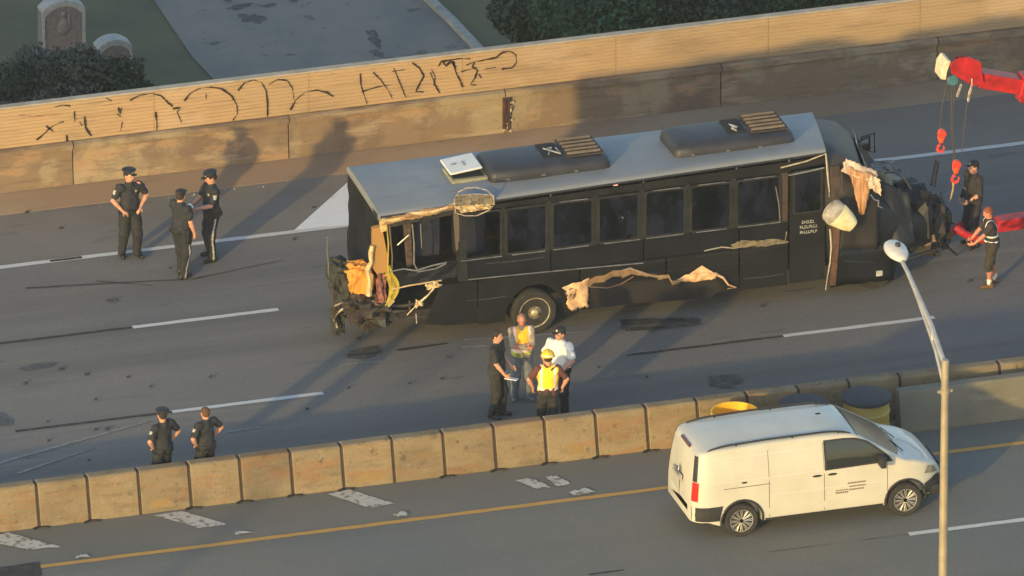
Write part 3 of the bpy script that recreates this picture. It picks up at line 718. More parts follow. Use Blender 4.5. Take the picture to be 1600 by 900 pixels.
# ------------------------------------------------------------------ people: smooth-union body fields meshed with surface nets
def field_mesh(prims, vox, noise=0.0, seed=0, clip=None):
    mn = np.array([1e9]*3); mx = -mn
    bbs = []
    for p in prims:
        if p[0] == 'c': a, b, ra, rb = np.array(p[1]), np.array(p[2]), p[3], p[4]; lo = np.minimum(a-ra, b-rb); hi = np.maximum(a+ra, b+rb)
        else: c = np.array(p[1]); r = max(p[2]) if p[3] is not None else np.array(p[2]); lo = c-r; hi = c+r
        bbs.append((lo, hi)); mn = np.minimum(mn, lo); mx = np.maximum(mx, hi)
    pad = .05; mn = mn-pad; mx = mx+pad; n = np.ceil((mx-mn)/vox).astype(int)+1
    f = np.full(n, .5, np.float32)
    for p, (lo, hi) in zip(prims, bbs):
        k = p[-1]; m = max(.03, k+.01)
        i0 = np.maximum(0, np.floor((lo-m-mn)/vox).astype(int)); i1 = np.minimum(n, np.ceil((hi+m-mn)/vox).astype(int)+1)
        X, Y, Z = np.meshgrid(*[mn[d]+vox*np.arange(i0[d], i1[d]) for d in range(3)], indexing='ij')
        if p[0] == 'c':
            a = np.array(p[1]); b = np.array(p[2]); ab = b-a; L2 = max(1e-9, ab@ab)
            t = np.clip(((X-a[0])*ab[0]+(Y-a[1])*ab[1]+(Z-a[2])*ab[2])/L2, 0, 1)
            d = np.sqrt((X-a[0]-t*ab[0])**2+(Y-a[1]-t*ab[1])**2+(Z-a[2]-t*ab[2])**2) - (p[3]+(p[4]-p[3])*t)
        else:
            c = p[1]; q = np.stack([X-c[0], Y-c[1], Z-c[2]], -1)
            if p[3] is not None: q = q @ np.array(p[3])
            r = np.array(p[2]); k0 = np.linalg.norm(q/r, axis=-1); k1 = np.linalg.norm(q/(r*r), axis=-1)
            d = k0*(k0-1)/np.maximum(k1, 1e-6)
        sub = f[i0[0]:i1[0], i0[1]:i1[1], i0[2]:i1[2]]
        h = np.maximum(k-np.abs(sub-d), 0)/max(k, 1e-6)
        sub[...] = np.minimum(sub, d) - h*h*k*.25
    if noise:
        X, Y, Z = np.meshgrid(*[mn[d]+vox*np.arange(n[d]) for d in range(3)], indexing='ij')
        rs = np.random.RandomState(seed); 
        for _ in range(5):
            v_ = rs.normal(size=3)*[22,22,14]; f += (noise*.5*np.sin(X*v_[0]+Y*v_[1]+Z*v_[2]+rs.uniform(0,6))*np.sin(Z*rs.uniform(8,30)+X*9+rs.uniform(0,6))).astype(np.float32)
    if clip is not None:                             # list of (point, normal): keep the side where (p-point).n < 0
        X, Y, Z = np.meshgrid(*[mn[d]+vox*np.arange(n[d]) for d in range(3)], indexing='ij')
        for pt, nn in clip: f = np.maximum(f, (X-pt[0])*nn[0]+(Y-pt[1])*nn[1]+(Z-pt[2])*nn[2])
    ins = f < 0
    c8 = [ins[a:n[0]-1+a, b:n[1]-1+b, c:n[2]-1+c] for a in (0,1) for b in (0,1) for c in (0,1)]
    cnt = sum(c.astype(np.int8) for c in c8); act = (cnt > 0) & (cnt < 8)
    ci = np.argwhere(act); idm = np.full(act.shape, -1, np.int64); idm[act] = np.arange(len(ci))
    acc = np.zeros((len(ci), 3)); num = np.zeros(len(ci)); co = np.array([(a,b,c) for a in (0,1) for b in (0,1) for c in (0,1)])
    for i in range(8):
        for j in range(i+1, 8):
            if np.abs(co[i]-co[j]).sum() != 1: continue
            fa = f[tuple((ci+co[i]).T)]; fb = f[tuple((ci+co[j]).T)]; m = (fa < 0) != (fb < 0)
            t = np.where(m, fa/np.where(m, fa-fb, 1), 0)[:, None]
            acc += np.where(m[:, None], co[i]+t*(co[j]-co[i]), 0); num += m
    verts = mn + vox*(ci + acc/num[:, None])
    faces = []
    for ax in range(3):
        sl_ = [slice(0, n[0]), slice(0, n[1]), slice(0, n[2])]
        A = [slice(None)]*3; B = [slice(None)]*3; A[ax] = slice(0, n[ax]-1); B[ax] = slice(1, n[ax])
        e = ins[tuple(A)] != ins[tuple(B)]; idx = np.argwhere(e); u, v_ = [(1,2),(2,0),(0,1)][ax]
        ok = (idx[:, u] > 0) & (idx[:, v_] > 0) & (idx[:, u] < n[u]-1) & (idx[:, v_] < n[v_]-1); idx = idx[ok]
        du = np.zeros(3, int); du[u] = 1; dv = np.zeros(3, int); dv[v_] = 1
        q = np.stack([idm[tuple((idx-du-dv).T)], idm[tuple((idx-dv).T)], idm[tuple(idx.T)], idm[tuple((idx-du).T)]], 1)
        flip = ~ins[tuple(idx.T)]; q[flip] = q[flip][:, ::-1]; faces.append(q)
    return verts, np.concatenate(faces)

def mesh_obj(name, vf, mats, parent, matfn=None):
    v_, f_ = vf; me = bpy.data.meshes.new(name)
    me.vertices.add(len(v_)); me.vertices.foreach_set('co', v_.astype(np.float32).ravel())
    me.loops.add(len(f_)*4); me.loops.foreach_set('vertex_index', f_.astype(np.int32).ravel())
    me.polygons.add(len(f_)); me.polygons.foreach_set('loop_start', np.arange(0, len(f_)*4, 4, dtype=np.int32)); me.polygons.foreach_set('loop_total', np.full(len(f_), 4, np.int32))
    me.polygons.foreach_set('use_smooth', [True]*len(f_))
    for m in (mats if isinstance(mats, (list, tuple)) else [mats]): me.materials.append(m)
    if matfn is not None:
        c = v_[f_].mean(1); me.polygons.foreach_set('material_index', matfn(c).astype(np.int32))
    me.update(); me.validate()
    o = bpy.data.objects.new(name, me); COL.objects.link(o); o.parent = parent; return o

def ik(a, b, l1, l2, hint):
    a, b = Vector(a), Vector(b); d = b-a; L = min(d.length, (l1+l2)*.995); d.normalize()
    x = (l1*l1-l2*l2+L*L)/(2*L); h = math.sqrt(max(0, l1*l1-x*x)); hv = Vector(hint); hv = (hv - d*hv.dot(d)).normalized()
    return a+d*x+hv*h, a+d*L

def person(px, py, heading, label, arms, top, bottom, s=1.0, legs=None, head_turn=0, sleeve='short', hat=None, hair=HAIR, skin=SKIN, shoe=SHOE, belt=None, vest=None, extras=None,
           belly=0.0, trouser_end=.10, lean=0, hold=None, shirt_tuck=True, group=None, head_tilt=0, patch=False, stripe=None):
    c = G(px, py); root = empty('person', c, label, 'person', group, rad(heading)); wf = 1.09 if belt is not None else 1.04; root.scale = (s*wf, s*wf, s)
    T = lambda v_: tuple(v_)
    hipz = .93; sh_z = 1.455
    le = rad(lean); lx = lambda z: -math.tan(le)*max(0, z-hipz)      # forward lean (towards -Y)
    legs = legs or ((-.12, .02), (.12, -.03))
    # legs: right (-x), left (+x)
    LG = []
    for i, sx in enumerate((-1, 1)):
        hip = (sx*.09, .0, hipz); an = (legs[i][0], legs[i][1], .09)
        kn, an = ik(hip, an, .43, .42, (sx*.12, -1, 0)); toe = an + Vector((sx*.035, -.15, -.045)); heel = an + Vector((0, .045, -.05))
        LG.append((Vector(hip), kn, an, toe, heel))
    AR = []
    for i, sx in enumerate((-1, 1)):
        shd = Vector((sx*.185, lx(sh_z), sh_z)); wr, hint = arms[i][0], arms[i][1]
        el, wr = ik(shd, wr, .285, .26, hint); AR.append((shd, el, wr))
    ht = Matrix.Rotation(rad(head_turn), 3, 'Z') @ Matrix.Rotation(rad(head_tilt), 3, 'X')
    hc = Vector((0, lx(1.66)-.015, 1.655)); HL = lambda x, y, z: T(hc + ht @ Vector((x, y, z)))
    Rh = [list(r) for r in ht]
    P = []
    # head with jaw, nose, brow, ears, neck
    P += [('e', HL(0,.012,.03), (.075,.092,.092), Rh, .02), ('e', HL(0,-.03,-.045), (.055,.058,.065), Rh, .03), ('e', HL(0,-.088,-.012), (.012,.02,.024), Rh, .012),
          ('e', HL(0,-.072,.022), (.05,.018,.012), Rh, .015), ('e', HL(0,-.078,-.055), (.024,.012,.010), Rh, .01), ('e', HL(-.078,.012,-.005), (.010,.020,.032), Rh, .008), ('e', HL(.078,.012,-.005), (.010,.020,.032), Rh, .008),
          ('c', (0, lx(1.48)+.01, 1.46), HL(0,.02,-.04), .060, .055, .04)]
    P += [('c', T((-.15, lx(1.44), 1.43)), T((.15, lx(1.44), 1.43)), .055, .055, .05), ('e', (0, lx(1.3), 1.30), (.155,.10,.19), None, .05), ('e', (0, lx(1.1)-belly*.4, 1.10), (.14+belly*.5,.10+belly*.6,.16), None, .05), ('e', (0,.01,.96), (.155,.11,.12), None, .05)]
    for i, sx in enumerate((-1, 1)):
        h_, k_, a_, t_, he = LG[i]
        P += [('c', T(h_), T(k_), .085, .056, .05), ('c', T(k_), T(k_.lerp(a_, .35)+Vector((0,.015,0))), .052, .058, .03), ('c', T(k_.lerp(a_, .35)+Vector((0,.015,0))), T(a_), .056, .036, .03), ('c', T(he), T(t_), .035, .028, .03)]
        s_, e_, w_ = AR[i]
        P += [('c', T(s_), T(e_), .052, .040, .04), ('c', T(e_), T(e_.lerp(w_, .3)), .040, .042, .02), ('c', T(e_.lerp(w_, .3)), T(w_), .042, .027, .02)]
        # hand: palm, four curled fingers of unequal length, thumb from the side of the palm
        d = (w_-e_).normalized(); hd = arms[i][2] if len(arms[i]) > 2 else None
        if hd: d = Vector(hd).normalized()
        pn = Vector(arms[i][3]) if len(arms[i]) > 3 else Vector((-sx, 0, 0)); pn = (pn - d*pn.dot(d))
        pn = pn.normalized() if pn.length > .05 else d.orthogonal().normalized()
        sd_ = d.cross(pn)*(1 if sx < 0 else -1)
        if sd_.y > 0 and abs(sd_.y) > .3: sd_ = -sd_            # thumb side points forward
        pc = w_+d*.05
        for q in (-1.2, -.4, .4, 1.2):
            b0 = w_+d*.02+sd_*.012*q; b1 = w_+d*.085+sd_*.018*q; P.append(('c', T(b0), T(b1), .017, .014, .015))
            ln = {-1.2:.052, -.4:.066, .4:.072, 1.2:.064}[q]
            m1 = b1+(d*.8+pn*.5).normalized()*ln*.5; m2 = m1+(d*.45+pn*.9).normalized()*ln*.5
            P += [('c', T(b1), T(m1), .0105, .0095, .004), ('c', T(m1), T(m2), .0095, .0085, .004)]
        t0 = w_+d*.025+sd_*.02; t1 = t0+(sd_*.8+d*.5+pn*.3).normalized()*.04; t2 = t1+(d*.8+sd_*.3+pn*.5).normalized()*.03
        P += [('c', T(t0), T(t1), .014, .012, .008), ('c', T(t1), T(t2), .012, .010, .004)]
    def bodymat(cc):
        q = (cc-np.array(hc)) @ np.array(Rh)
        ey = (np.abs(np.abs(q[:,0])-.030) < .011) & (np.abs(q[:,2]-.006) < .008) & (q[:,1] < -.06)
        mo = (np.abs(q[:,0]) < .024) & (np.abs(q[:,2]+.055) < .006) & (q[:,1] < -.07)
        return ey*1 + mo*2*(~ey)
    mesh_obj('body', field_mesh(P, .0095), [skin, HAIR, mat('lips', (.32,.10,.08), .5, 0, .1, 10, 0)], root, bodymat)
    # hair
    if hair is not None:
        Q = [('e', HL(0,.022,.045), (.082,.096,.088), Rh, .01), ('e', HL(0,.06,-.005), (.072,.058,.06), Rh, .02)]
        cp = [(Vector(HL(0,-.058,.055)), ht @ Vector((0,-1,-.45))), (Vector(HL(0,.0,-.045)), ht @ Vector((0,-.6,-1)))]
        mesh_obj('hair', field_mesh(Q, .010, .004, 3, [(p, n_.normalized()) for p, n_ in cp]), hair, root)
    # shirt
    o_ = .016
    S = [('c', (-.15, lx(1.44), 1.425), (.15, lx(1.44), 1.425), .058+o_, .058+o_, .05), ('e', (0, lx(1.3), 1.30), (.165+o_,.105+o_,.19), None, .05), ('e', (0, lx(1.1)-belly*.4, 1.11), (.15+belly*.5+o_,.105+belly*.6+o_,.17), None, .06),
         ('c', (0, lx(1.46)+.01, 1.42), (0, lx(1.5)+.008, 1.50), .085, .068, .05)]
    zb_ = .97 if shirt_tuck else .88
    S.append(('e', (0,.012-belly*.2,1.0), (.172+belly*.3+.012,.128+belly*.3+.012,.12), None, .05))
    if not shirt_tuck: S.append(('e', (0,.0,.98), (.172+o_,.125+o_,.14), None, .06))
    for s_, e_, w_ in AR:
        if sleeve == 'short': m_ = s_.lerp(e_, .72); S.append(('c', T(s_), T(m_), .066, .064, .05))
        elif sleeve == 'long': S += [('c', T(s_), T(e_), .066, .054, .05), ('c', T(e_), T(w_), .053, .036, .03)]
    def shirtmat(cc):
        r = np.zeros(len(cc), int)
        if patch:
            for s_, e_, w_ in AR:
                m_ = np.array(s_.lerp(e_, .34)); dd = np.linalg.norm(cc-m_, axis=1); out = (cc[:,0]*np.sign(m_[0]) > abs(m_[0])+.035)
                r[(np.abs(cc[:,2]-m_[2]) < .04) & out & (dd < .088) & (np.abs(cc[:,1]-m_[1]) < .034)] = 1
            r[(np.abs(cc[:,0]-.085) < .018) & (np.abs(cc[:,2]-1.36) < .022) & (cc[:,1] < -.05)] = 2
        r[(cc[:,2] > 1.515)] = 3
        return r
    mesh_obj('shirt', field_mesh(S, .014, .011, int(px), [((0,0,zb_), (0,0,-1))]), [top, PATCH, GOLD, top], root, shirtmat)
    # trousers
    Tt = [('e', (0,.012,.965), (.168+o_,.128+o_,.14), None, .05), ('e', (0,.012-belly*.2,1.0), (.178+belly*.3+.012,.133+belly*.3+.012,.12), None, .04)]
    for h_, k_, a_, t_, he in LG:
        ae = a_.copy(); fr_ = 1.0
        if trouser_end > .2: fr_ = (k_.z-trouser_end)/(k_.z-a_.z); ae = k_.lerp(a_, fr_)
        Tt += [('c', T(h_), T(k_), .106, .092, .04), ('c', T(k_), T(ae + Vector((0,0,-.02 if trouser_end < .2 else 0))), .092, .068, .03)]
    def trmat(cc):
        r = np.zeros(len(cc), int)
        if stripe is not None:
            for h_, k_, a_, t_, he in LG:
                m_ = (np.abs(cc[:,1]-np.interp(cc[:,2], [a_.z,k_.z,h_.z], [a_.y,k_.y,h_.y])) < .016) & (cc[:,0]*np.sign(h_.x) > np.interp(cc[:,2], [a_.z,k_.z,h_.z], [abs(a_.x)*np.sign(a_.x*h_.x),abs(k_.x),abs(h_.x)])+.02) & (cc[:,2] < .92)
                r[m_] = 1
        return r
    mesh_obj('trousers', field_mesh(Tt, .014, .009, int(px)+1, [((0,0,1.03), (0,0,1))]), [bottom, stripe or bottom], root, trmat)
    for h_, k_, a_, t_, he in LG:
        cap_h = .09
        mesh_obj('shoe', field_mesh([('c', T(he), T(t_), .047, .040, .03), ('c', T(a_+Vector((0,.01,.02))), T(he+Vector((0,0,.02))), .048, .045, .03)], .011, 0, 0, [((0,0,.004),(0,0,-1))]), shoe, root)
        if trouser_end > .2: mesh_obj('sock', field_mesh([('c', T(a_+Vector((0,0,.09))), T(a_), .050, .046, .02)], .011), mat('white_sock', (.7,.68,.62), .9, 0, .05, 9, .1), root)
    if belt is not None:
        s_ = MB(); rx, ry = .185+belly*.4, .138+belly*.45
        s_.loft([[Vector(((rx+e)*math.cos(2*math.pi*k/28), (ry+e)*math.sin(2*math.pi*k/28)-belly*.15, z)) for k in range(28)] for e, z in ((0,.975),(.008,.98),(.008,1.025),(0,1.03))], cap=False)
        bo = s_.build('belt', SHOE, root, smooth=True)
        for bx, by, sz in belt:
            s_ = MB(); s_.box((bx, by, .965), sz); s_.build('belt_pouch', SHOE, root, bevel=.012)
    if vest is not None:
        Vv = [('c', (-.135, lx(1.44), 1.432), (.135, lx(1.44), 1.432), .092, .092, .05), ('e', (0, lx(1.3), 1.30), (.215,.142,.20), None, .05), ('e', (0, lx(1.1)-belly*.4, 1.11), (.185+belly*.5,.142+belly*.6,.18), None, .06), ('e', (0,.0,.99), (.20,.152,.13), None, .06)]
        zl = vest.get('hem', .93)
        def vm(cc):
            r = np.zeros(len(cc), int); z = cc[:,2]; x = np.abs(cc[:,0])
            if vest['kind'] == 'yellow': 
                r[z < 1.03] = 0; r[(x > .105) & (x < .155) & (z > 1.06)] = 1; r[(z > 1.035) & (z < 1.085)] = 1; r[(x > .19) & (z > 1.1)] = 2
            elif vest['kind'] == 'front':
                r[(x > .115) & (x < .165) & (z > 1.1)] = 1; r[(z > 1.045) & (z < 1.10)] = 1; r[(z <= 1.045)] = 3; r[(x > .165) & (z > 1.1)] = 4
            else:
                r[(z > 1.02) & (z < 1.065)] = 1; r[(z > 1.15) & (z < 1.19)] = 1; r[(x > .09) & (x < .125) & (z > 1.19)] = 1
            return r
        cl = [((0,0,zl), (0,0,-1)), ((.225,0,0), (1,0,0)), ((-.225,0,0), (-1,0,0))]
        mesh_obj('safety_vest', field_mesh(Vv, .012, .006, 9, cl), vest['mats'], root, vm)
    hroot = None
    if hat in ('cap', 'cap8'):
        Q = [('e', HL(0,.02,.085), (.092,.105,.055), Rh, .01)]; 
        if hat == 'cap8': Q = [('e', HL(0,.015,.118), (.122,.128,.034), Rh, .02), ('e', HL(0,.02,.075), (.088,.102,.045), Rh, .02)]
        Q += [('e', HL(0,-.115,.055), (.062,.055,.010), Rh, .012)]
        def cm(cc):
            q = (cc-np.array(hc)) @ np.array(Rh); return ((np.abs(q[:,0]) < .02) & (np.abs(q[:,2]-.092) < .022) & (q[:,1] < -.07)).astype(int)
        mesh_obj('cap', field_mesh(Q, .009, 0, 0, [(Vector(HL(0,0,.045)), (ht @ Vector((0,0,-1))))]), [mat('dark_cap', (.014,.015,.019), .75, 0, .2, 9, .2), GOLD], root, cm)
    if hat == 'helmet':
        Q = [('e', HL(0,.01,.075), (.118,.135,.105), Rh, .01), ('e', HL(0,.0,.045), (.142,.168,.014), Rh, .02), ('e', HL(0,.01,.12), (.018,.13,.072), Rh, .015)]
        mesh_obj('helmet', field_mesh(Q, .009, 0, 0, [(Vector(HL(0,0,.030)), (ht @ Vector((0,0,-1))))]), [HELM], root)
        s_ = MB(); s_.loft([[hc+ht@Vector((.122*math.cos(a), .01+.139*math.sin(a), z)) for a in [2*math.pi*k/24 for k in range(24)]] for z in (.065,.085)], cap=False); s_.build('helmet_band', REFW, root, smooth='all')
    if hold:
        hx = AR[hold[0]][2]; ctr = hx + Vector(hold[1]); s_ = MB(); s_.box(ctr, hold[2], hold[3]); s_.build(hold[4], hold[5], root, bevel=.002)
    if extras: extras(root, AR, LG)
    return root

HIP = lambda sx, y=-.03, z=1.02, x=.20: ((sx*x, y, z), (sx*1, .35, -.1), (-sx*.6, -.5, -.4), (0, .5, -1))
HANG = lambda sx, y=-.05, z=.95, x=.27: ((sx*x, y, z), (sx*.2, 1, 0), (0, -.1, -1))
OFFB = [(-.19,-.02,(.05,.08,.13)),(.19,-.01,(.05,.09,.12)),(.10,.13,(.09,.04,.09)),(-.09,.13,(.08,.04,.08)),(.11,-.12,(.06,.04,.09))]
person(203, 400, 8, 'officer in peaked cap with a hand on his belt, leftmost of three by the parapet',
       [HIP(-1, -.10, 1.00, .17), ((.16,-.10,1.02), (1,.3,0), (-.6,-.5,-.5), (0,.5,-1))], NAVY, NAVY2, s=1.03, legs=((-.13,.05),(.11,-.06)), head_turn=18, hat='cap8', belt=OFFB, patch=True, belly=.03, group='police officers standing on the road')
def gun(root, AR, LG):
    s_ = MB(); s_.box((-.215,.0,.86), (.05,.10,.26), (.1,0,0)); s_.build('holster', SHOE, root, bevel=.01)
    s_ = MB(); s_.box((.02,.02,.14), (.01,.01,.01)); 
person(283, 431, 118, 'officer seen from behind with a bare forearm hanging, middle of the three by the parapet',
       [((-.25,-.10,.90), (-.3,1,0), (0,-.15,-1)), ((.16,-.34,1.12), (.5,.3,-1), (0,-1,0), (-1,0,0))], NAVY, NAVY2, s=1.02, legs=((-.11,.06),(.10,-.10)), head_turn=20, hat='cap', belt=OFFB, patch=False, stripe=PATCH, extras=gun, group='police officers standing on the road')
person(331, 404, -82, 'officer in peaked cap looking down at white papers, nearest the chevron marking',
       [((-.09,-.33,1.12), (-.6,.3,-1), (.4,-1,0), (0,0,1)), ((.10,-.33,1.12), (.6,.3,-1), (-.4,-1,0), (0,0,1))], NAVY, NAVY2, s=1.03, legs=((-.12,.04),(.12,-.04)), head_tilt=14, hat='cap8', belt=OFFB, patch=True, stripe=PATCH,
       hold=(0, (.09,-.09,.03), (.17,.12,.012), (.35,0,0), 'paper', PAPER), belly=.02, group='police officers standing on the road')
person(255, 772, -152, 'capped officer with hands on hips standing behind the concrete blocks',
       [HIP(-1), HIP(1)], NAVY, NAVY2, s=.985, head_turn=-18, hat='cap8', belt=OFFB, patch=True, belly=.03, group='police officers behind the median blocks')
person(322, 766, -152, 'brown haired officer without a cap, hands on hips behind the concrete blocks',
       [HIP(-1, -.06, 1.04, .22), HIP(1)], NAVY, NAVY2, s=.965, head_turn=-16, hair=HAIRB, belt=OFFB, patch=True, belly=.03, group='police officers behind the median blocks')
person(776, 651, 52, 'man in black polo shirt and trousers holding papers at his side',
       [((-.20,-.24,.98), (-.3,1,-.3), (.2,-.8,-.6), (1,0,0)), ((.20,-.20,.99), (.4,1,-.2), (0,-.8,-.5), (-1,0,0))], BLKSH, CHARC, s=1.01, legs=((-.09,.05),(.10,-.06)), belly=.035, skin=SKIN,
       hold=(0, (.02,-.12,-.06), (.13,.24,.012), (0,.15,0), 'papers', PAPER))
person(815, 624, -8, 'worker in jeans with crossed arms and a yellow and lime safety vest',
       [((.06,-.21,1.15), (-1,.1,-.6), (1,-.15,.1), (0,1,0)), ((-.07,-.19,1.19), (1,.1,-.6), (-1,-.1,-.1), (0,1,0))], KHAKI, JEANS, s=1.0, legs=((-.13,.03),(.15,.0)), sleeve='long', skin=SKIN2, hair=mat('grey_red_hair', (.26,.13,.08), .8, 0, .2, 30, .3), head_turn=-6,
       shirt_tuck=False, shoe=mat('grey_shoe', (.16,.16,.15), .8, 0, .2, 20, .1), vest={'kind':'front', 'mats':[mat('vest_amber', (.92,.46,.03), .7, 0, .1, 8, .2), REFL, KHAKI, LIME, mat('vest_orange_edge', (.75,.25,.06), .8, 0, .1, 9, .1)], 'hem':.93})
person(875, 648, -48, 'officer in a white shirt and black cap facing the workers',
       [((-.12,-.28,1.10), (-.8,.2,-.8), (.5,-.8,0), (1,0,0)), ((.17,-.22,1.02), (1,.3,-.2), (-.5,-.8,0), (-1,0,0))], WSH, NAVY2, s=1.02, head_turn=-10, hat='cap', belt=OFFB, patch=True, belly=.04)
person(856, 682, 166, 'worker seen from behind in a bright yellow vest and yellow helmet',
       [((-.27,-.06,1.00), (-1,.5,0), (-.1,-.5,-1)), ((.27,-.06,1.00), (1,.5,0), (.1,-.5,-1))], mat('dark_red_sleeve', (.10,.035,.03), .9, 0, .2, 10, .2), CHARC, s=.98, hat='helmet', vest={'kind':'yellow', 'mats':[YEL, REFL, mat('vest_orange_edge', (.75,.25,.06), .8, 0, .1, 9, .1), YEL], 'hem':.90}, head_tilt=8, shirt_tuck=False, sleeve='short')
person(1520, 383, -70, 'man in dark coat and cap standing beyond the tow truck underlift',
       [HANG(-1,-.12,.98,.22), ((.18,-.25,1.05),(1,.4,-.4),(0,-1,-.2))], mat('dark_coat', (.028,.025,.031), .9, 0, .2, 9, .2), mat('dark_coat', (0,0,0)), s=1.0, sleeve='long', shirt_tuck=False, hat='cap')
def gl(root, AR, LG): pass
person(1549, 446, -95, 'recovery worker in dark vest with white stripes and shorts by the underlift',
       [((-.16,-.38,1.02), (-.6,.4,-.8), (.2,-1,-.1), (1,0,0)), ((.14,-.40,1.04), (.6,.4,-.8), (-.2,-1,-.1), (-1,0,0))], mat('dark_plum_shirt', (.035,.026,.03), .9, 0, .2, 9, .2), DKBR, s=.93, legs=((-.13,.10),(.11,-.07)), hair=mat('auburn_hair', (.20,.055,.025), .8, 0, .3, 30, .3), skin=SKIN2,
       trouser_end=.42, shoe=BROWNB, vest={'kind':'dark', 'mats':[mat('dark_vest', (.02,.019,.022), .85, 0, .2, 9, .2), REFW, REFW, REFW], 'hem':.98}, lean=6, shirt_tuck=False, head_tilt=18)

# ------------------------------------------------------------------ the wrecked bus
Yn = G(838, 523).y; Wb = 2.2; Yf = Yn+Wb
Xr = gxat(597, Yn); X1 = gxat(1290, Yn); X1 = V(1290, 300, Yn).x; Xr = V(597, 400, Yn).x
bo_ = Vector((Xr, Yn+Wb/2, 0))
bus = empty('wrecked_bus', bo_, 'burnt and torn black shuttle bus with grey roof standing across the lanes', 'bus')
def B(px, py, off=0.0): return V(px, py, Yn+off)
def bx(px): return V(px, 400, Yn).x
def N(mat_name_, parent=None): pass
def crumple(name, c, nx, ny, amp, m, parent, rag=.0, seed=0, thick=.012, label=None, smooth=False, warp=None, org=None):
    """a bent sheet between four corners (00, 10, 11, 01) with folds and ragged edges"""
    rs = random.Random(seed); c = [Vector(p) for p in c]; nrm = (c[1]-c[0]).cross(c[3]-c[0]).normalized()
    ph = [rs.uniform(0, 6.3) for _ in range(6)]; s = MB(org if org is not None else bo_); G_ = []
    for j in range(ny+1):
        v_ = j/ny; row = []
        for i in range(nx+1):
            u = i/nx; uu, vv = u, v_
            if rag:
                if j in (0, ny): vv += rs.uniform(-rag, rag)
                if i in (0, nx): uu += rs.uniform(-rag, rag)
            p = (c[0]*(1-uu)+c[1]*uu)*(1-vv) + (c[3]*(1-uu)+c[2]*uu)*vv
            d = amp*(.5*math.sin(u*9+ph[0]+v_*3)+.35*math.sin(v_*11+ph[1]-u*4)+.3*math.sin((u+v_)*19+ph[2])+.25*abs(math.sin(u*25+ph[3]))+rs.uniform(-.25,.25))
            if warp: p = p + warp(u, v_)
            row.append(p+nrm*d)
        G_.append(row)
    vs = [p for r in G_ for p in r]; W_ = nx+1
    s.add(vs, [(j*W_+i, j*W_+i+1, (j+1)*W_+i+1, (j+1)*W_+i) for j in range(ny) for i in range(nx)])
    o = s.build(name, m, parent, label=label, smooth='all' if smooth else False)
    if thick: md = o.modifiers.new('solid', 'SOLIDIFY'); md.thickness = thick; md.offset = 0
    return o
def tubes(name, m, parent, lst, n=7, org=None, smooth=True, **k):
    s = MB(org if org is not None else bo_)
    for pts, r in lst: s.tube(pts, r, n)
    return s.build(name, m, parent, smooth=smooth, **k)

# side wall pieces of the near side
ZW0, ZW1 = 1.74, 2.73
def roofz(X, near=True):
    t = (X-Xr)/(X1-Xr); return (2.90+(3.12-2.90)*t) if near else (3.0+(2.97-3.0)*t)
def wallpiece(name, pts, m=BLK_BODY, off=0, th=.05, bevel=.006):
    s = MB(bo_); s.prism([Vector((x, Yn+off, z)) for x, z in pts], (0, th, 0)); return s.build(name, m, bus, bevel=bevel)
xw = lambda px: V(px, 400, Yn).x
cuts = [597, 712, 860, 1005, 1150, 1232, 1290]
for a, b in zip(cuts, cuts[1:]):
    if a == 597: continue
    A, Bq = xw(a)+.004, xw(b)-.004
    wallpiece('roof_side_panel', [(A, ZW1+.02),(Bq, ZW1+.02),(Bq, roofz(Bq)-.03),(A, roofz(A)-.03)], BLK_BODY)
# waist panels, with the wheel opening
wx, wz, wr = V(836, 487, Yn).x, .50, .455
def arch(x0, x1):
    pts = [(x0,.36)]
    for k in range(17):
        a = math.pi - math.pi*k/16; pts.append((wx+.60*math.cos(a), .36+.70*math.sin(a)))
    return pts + [(x1,.36),(x1,1.28),(x0,1.28)]
wallpiece('lower_side_panel', arch(xw(748), xw(905)))
for a, b, z0 in ((908,1040,.40),(1043,1154,.42),(1157,1231,.40)):
    wallpiece('lower_side_panel', [(xw(a),z0),(xw(b),z0),(xw(b),1.28),(xw(a),1.28)])
for a, b in ((722,860),(862,1005),(1007,1154),(1157,1231)):
    wallpiece('waist_panel', [(xw(a),1.295),(xw(b),1.295),(xw(b),ZW0-.02),(xw(a),ZW0-.02)], BLK)
wallpiece('lower_side_panel', [(xw(665),.50),(xw(700),.42),(xw(746),.40),(xw(746),1.28),(xw(690),1.28),(xw(680),1.0)], BLK_BODY)
# bright rub strip and sill lines
tubes('rub_strip', BRIGHTFR, bus, [([B(722,438,-.012),B(820,428,-.012),B(920,418.5,-.012),B(1005,411,-.012)], .012)], 5)
s = MB(bo_); s.tube([B(1005,411,-.01),B(1120,397,-.01),B(1230,384,-.01)], .007, 5); s.build('rub_strip', GREYFR, bus)
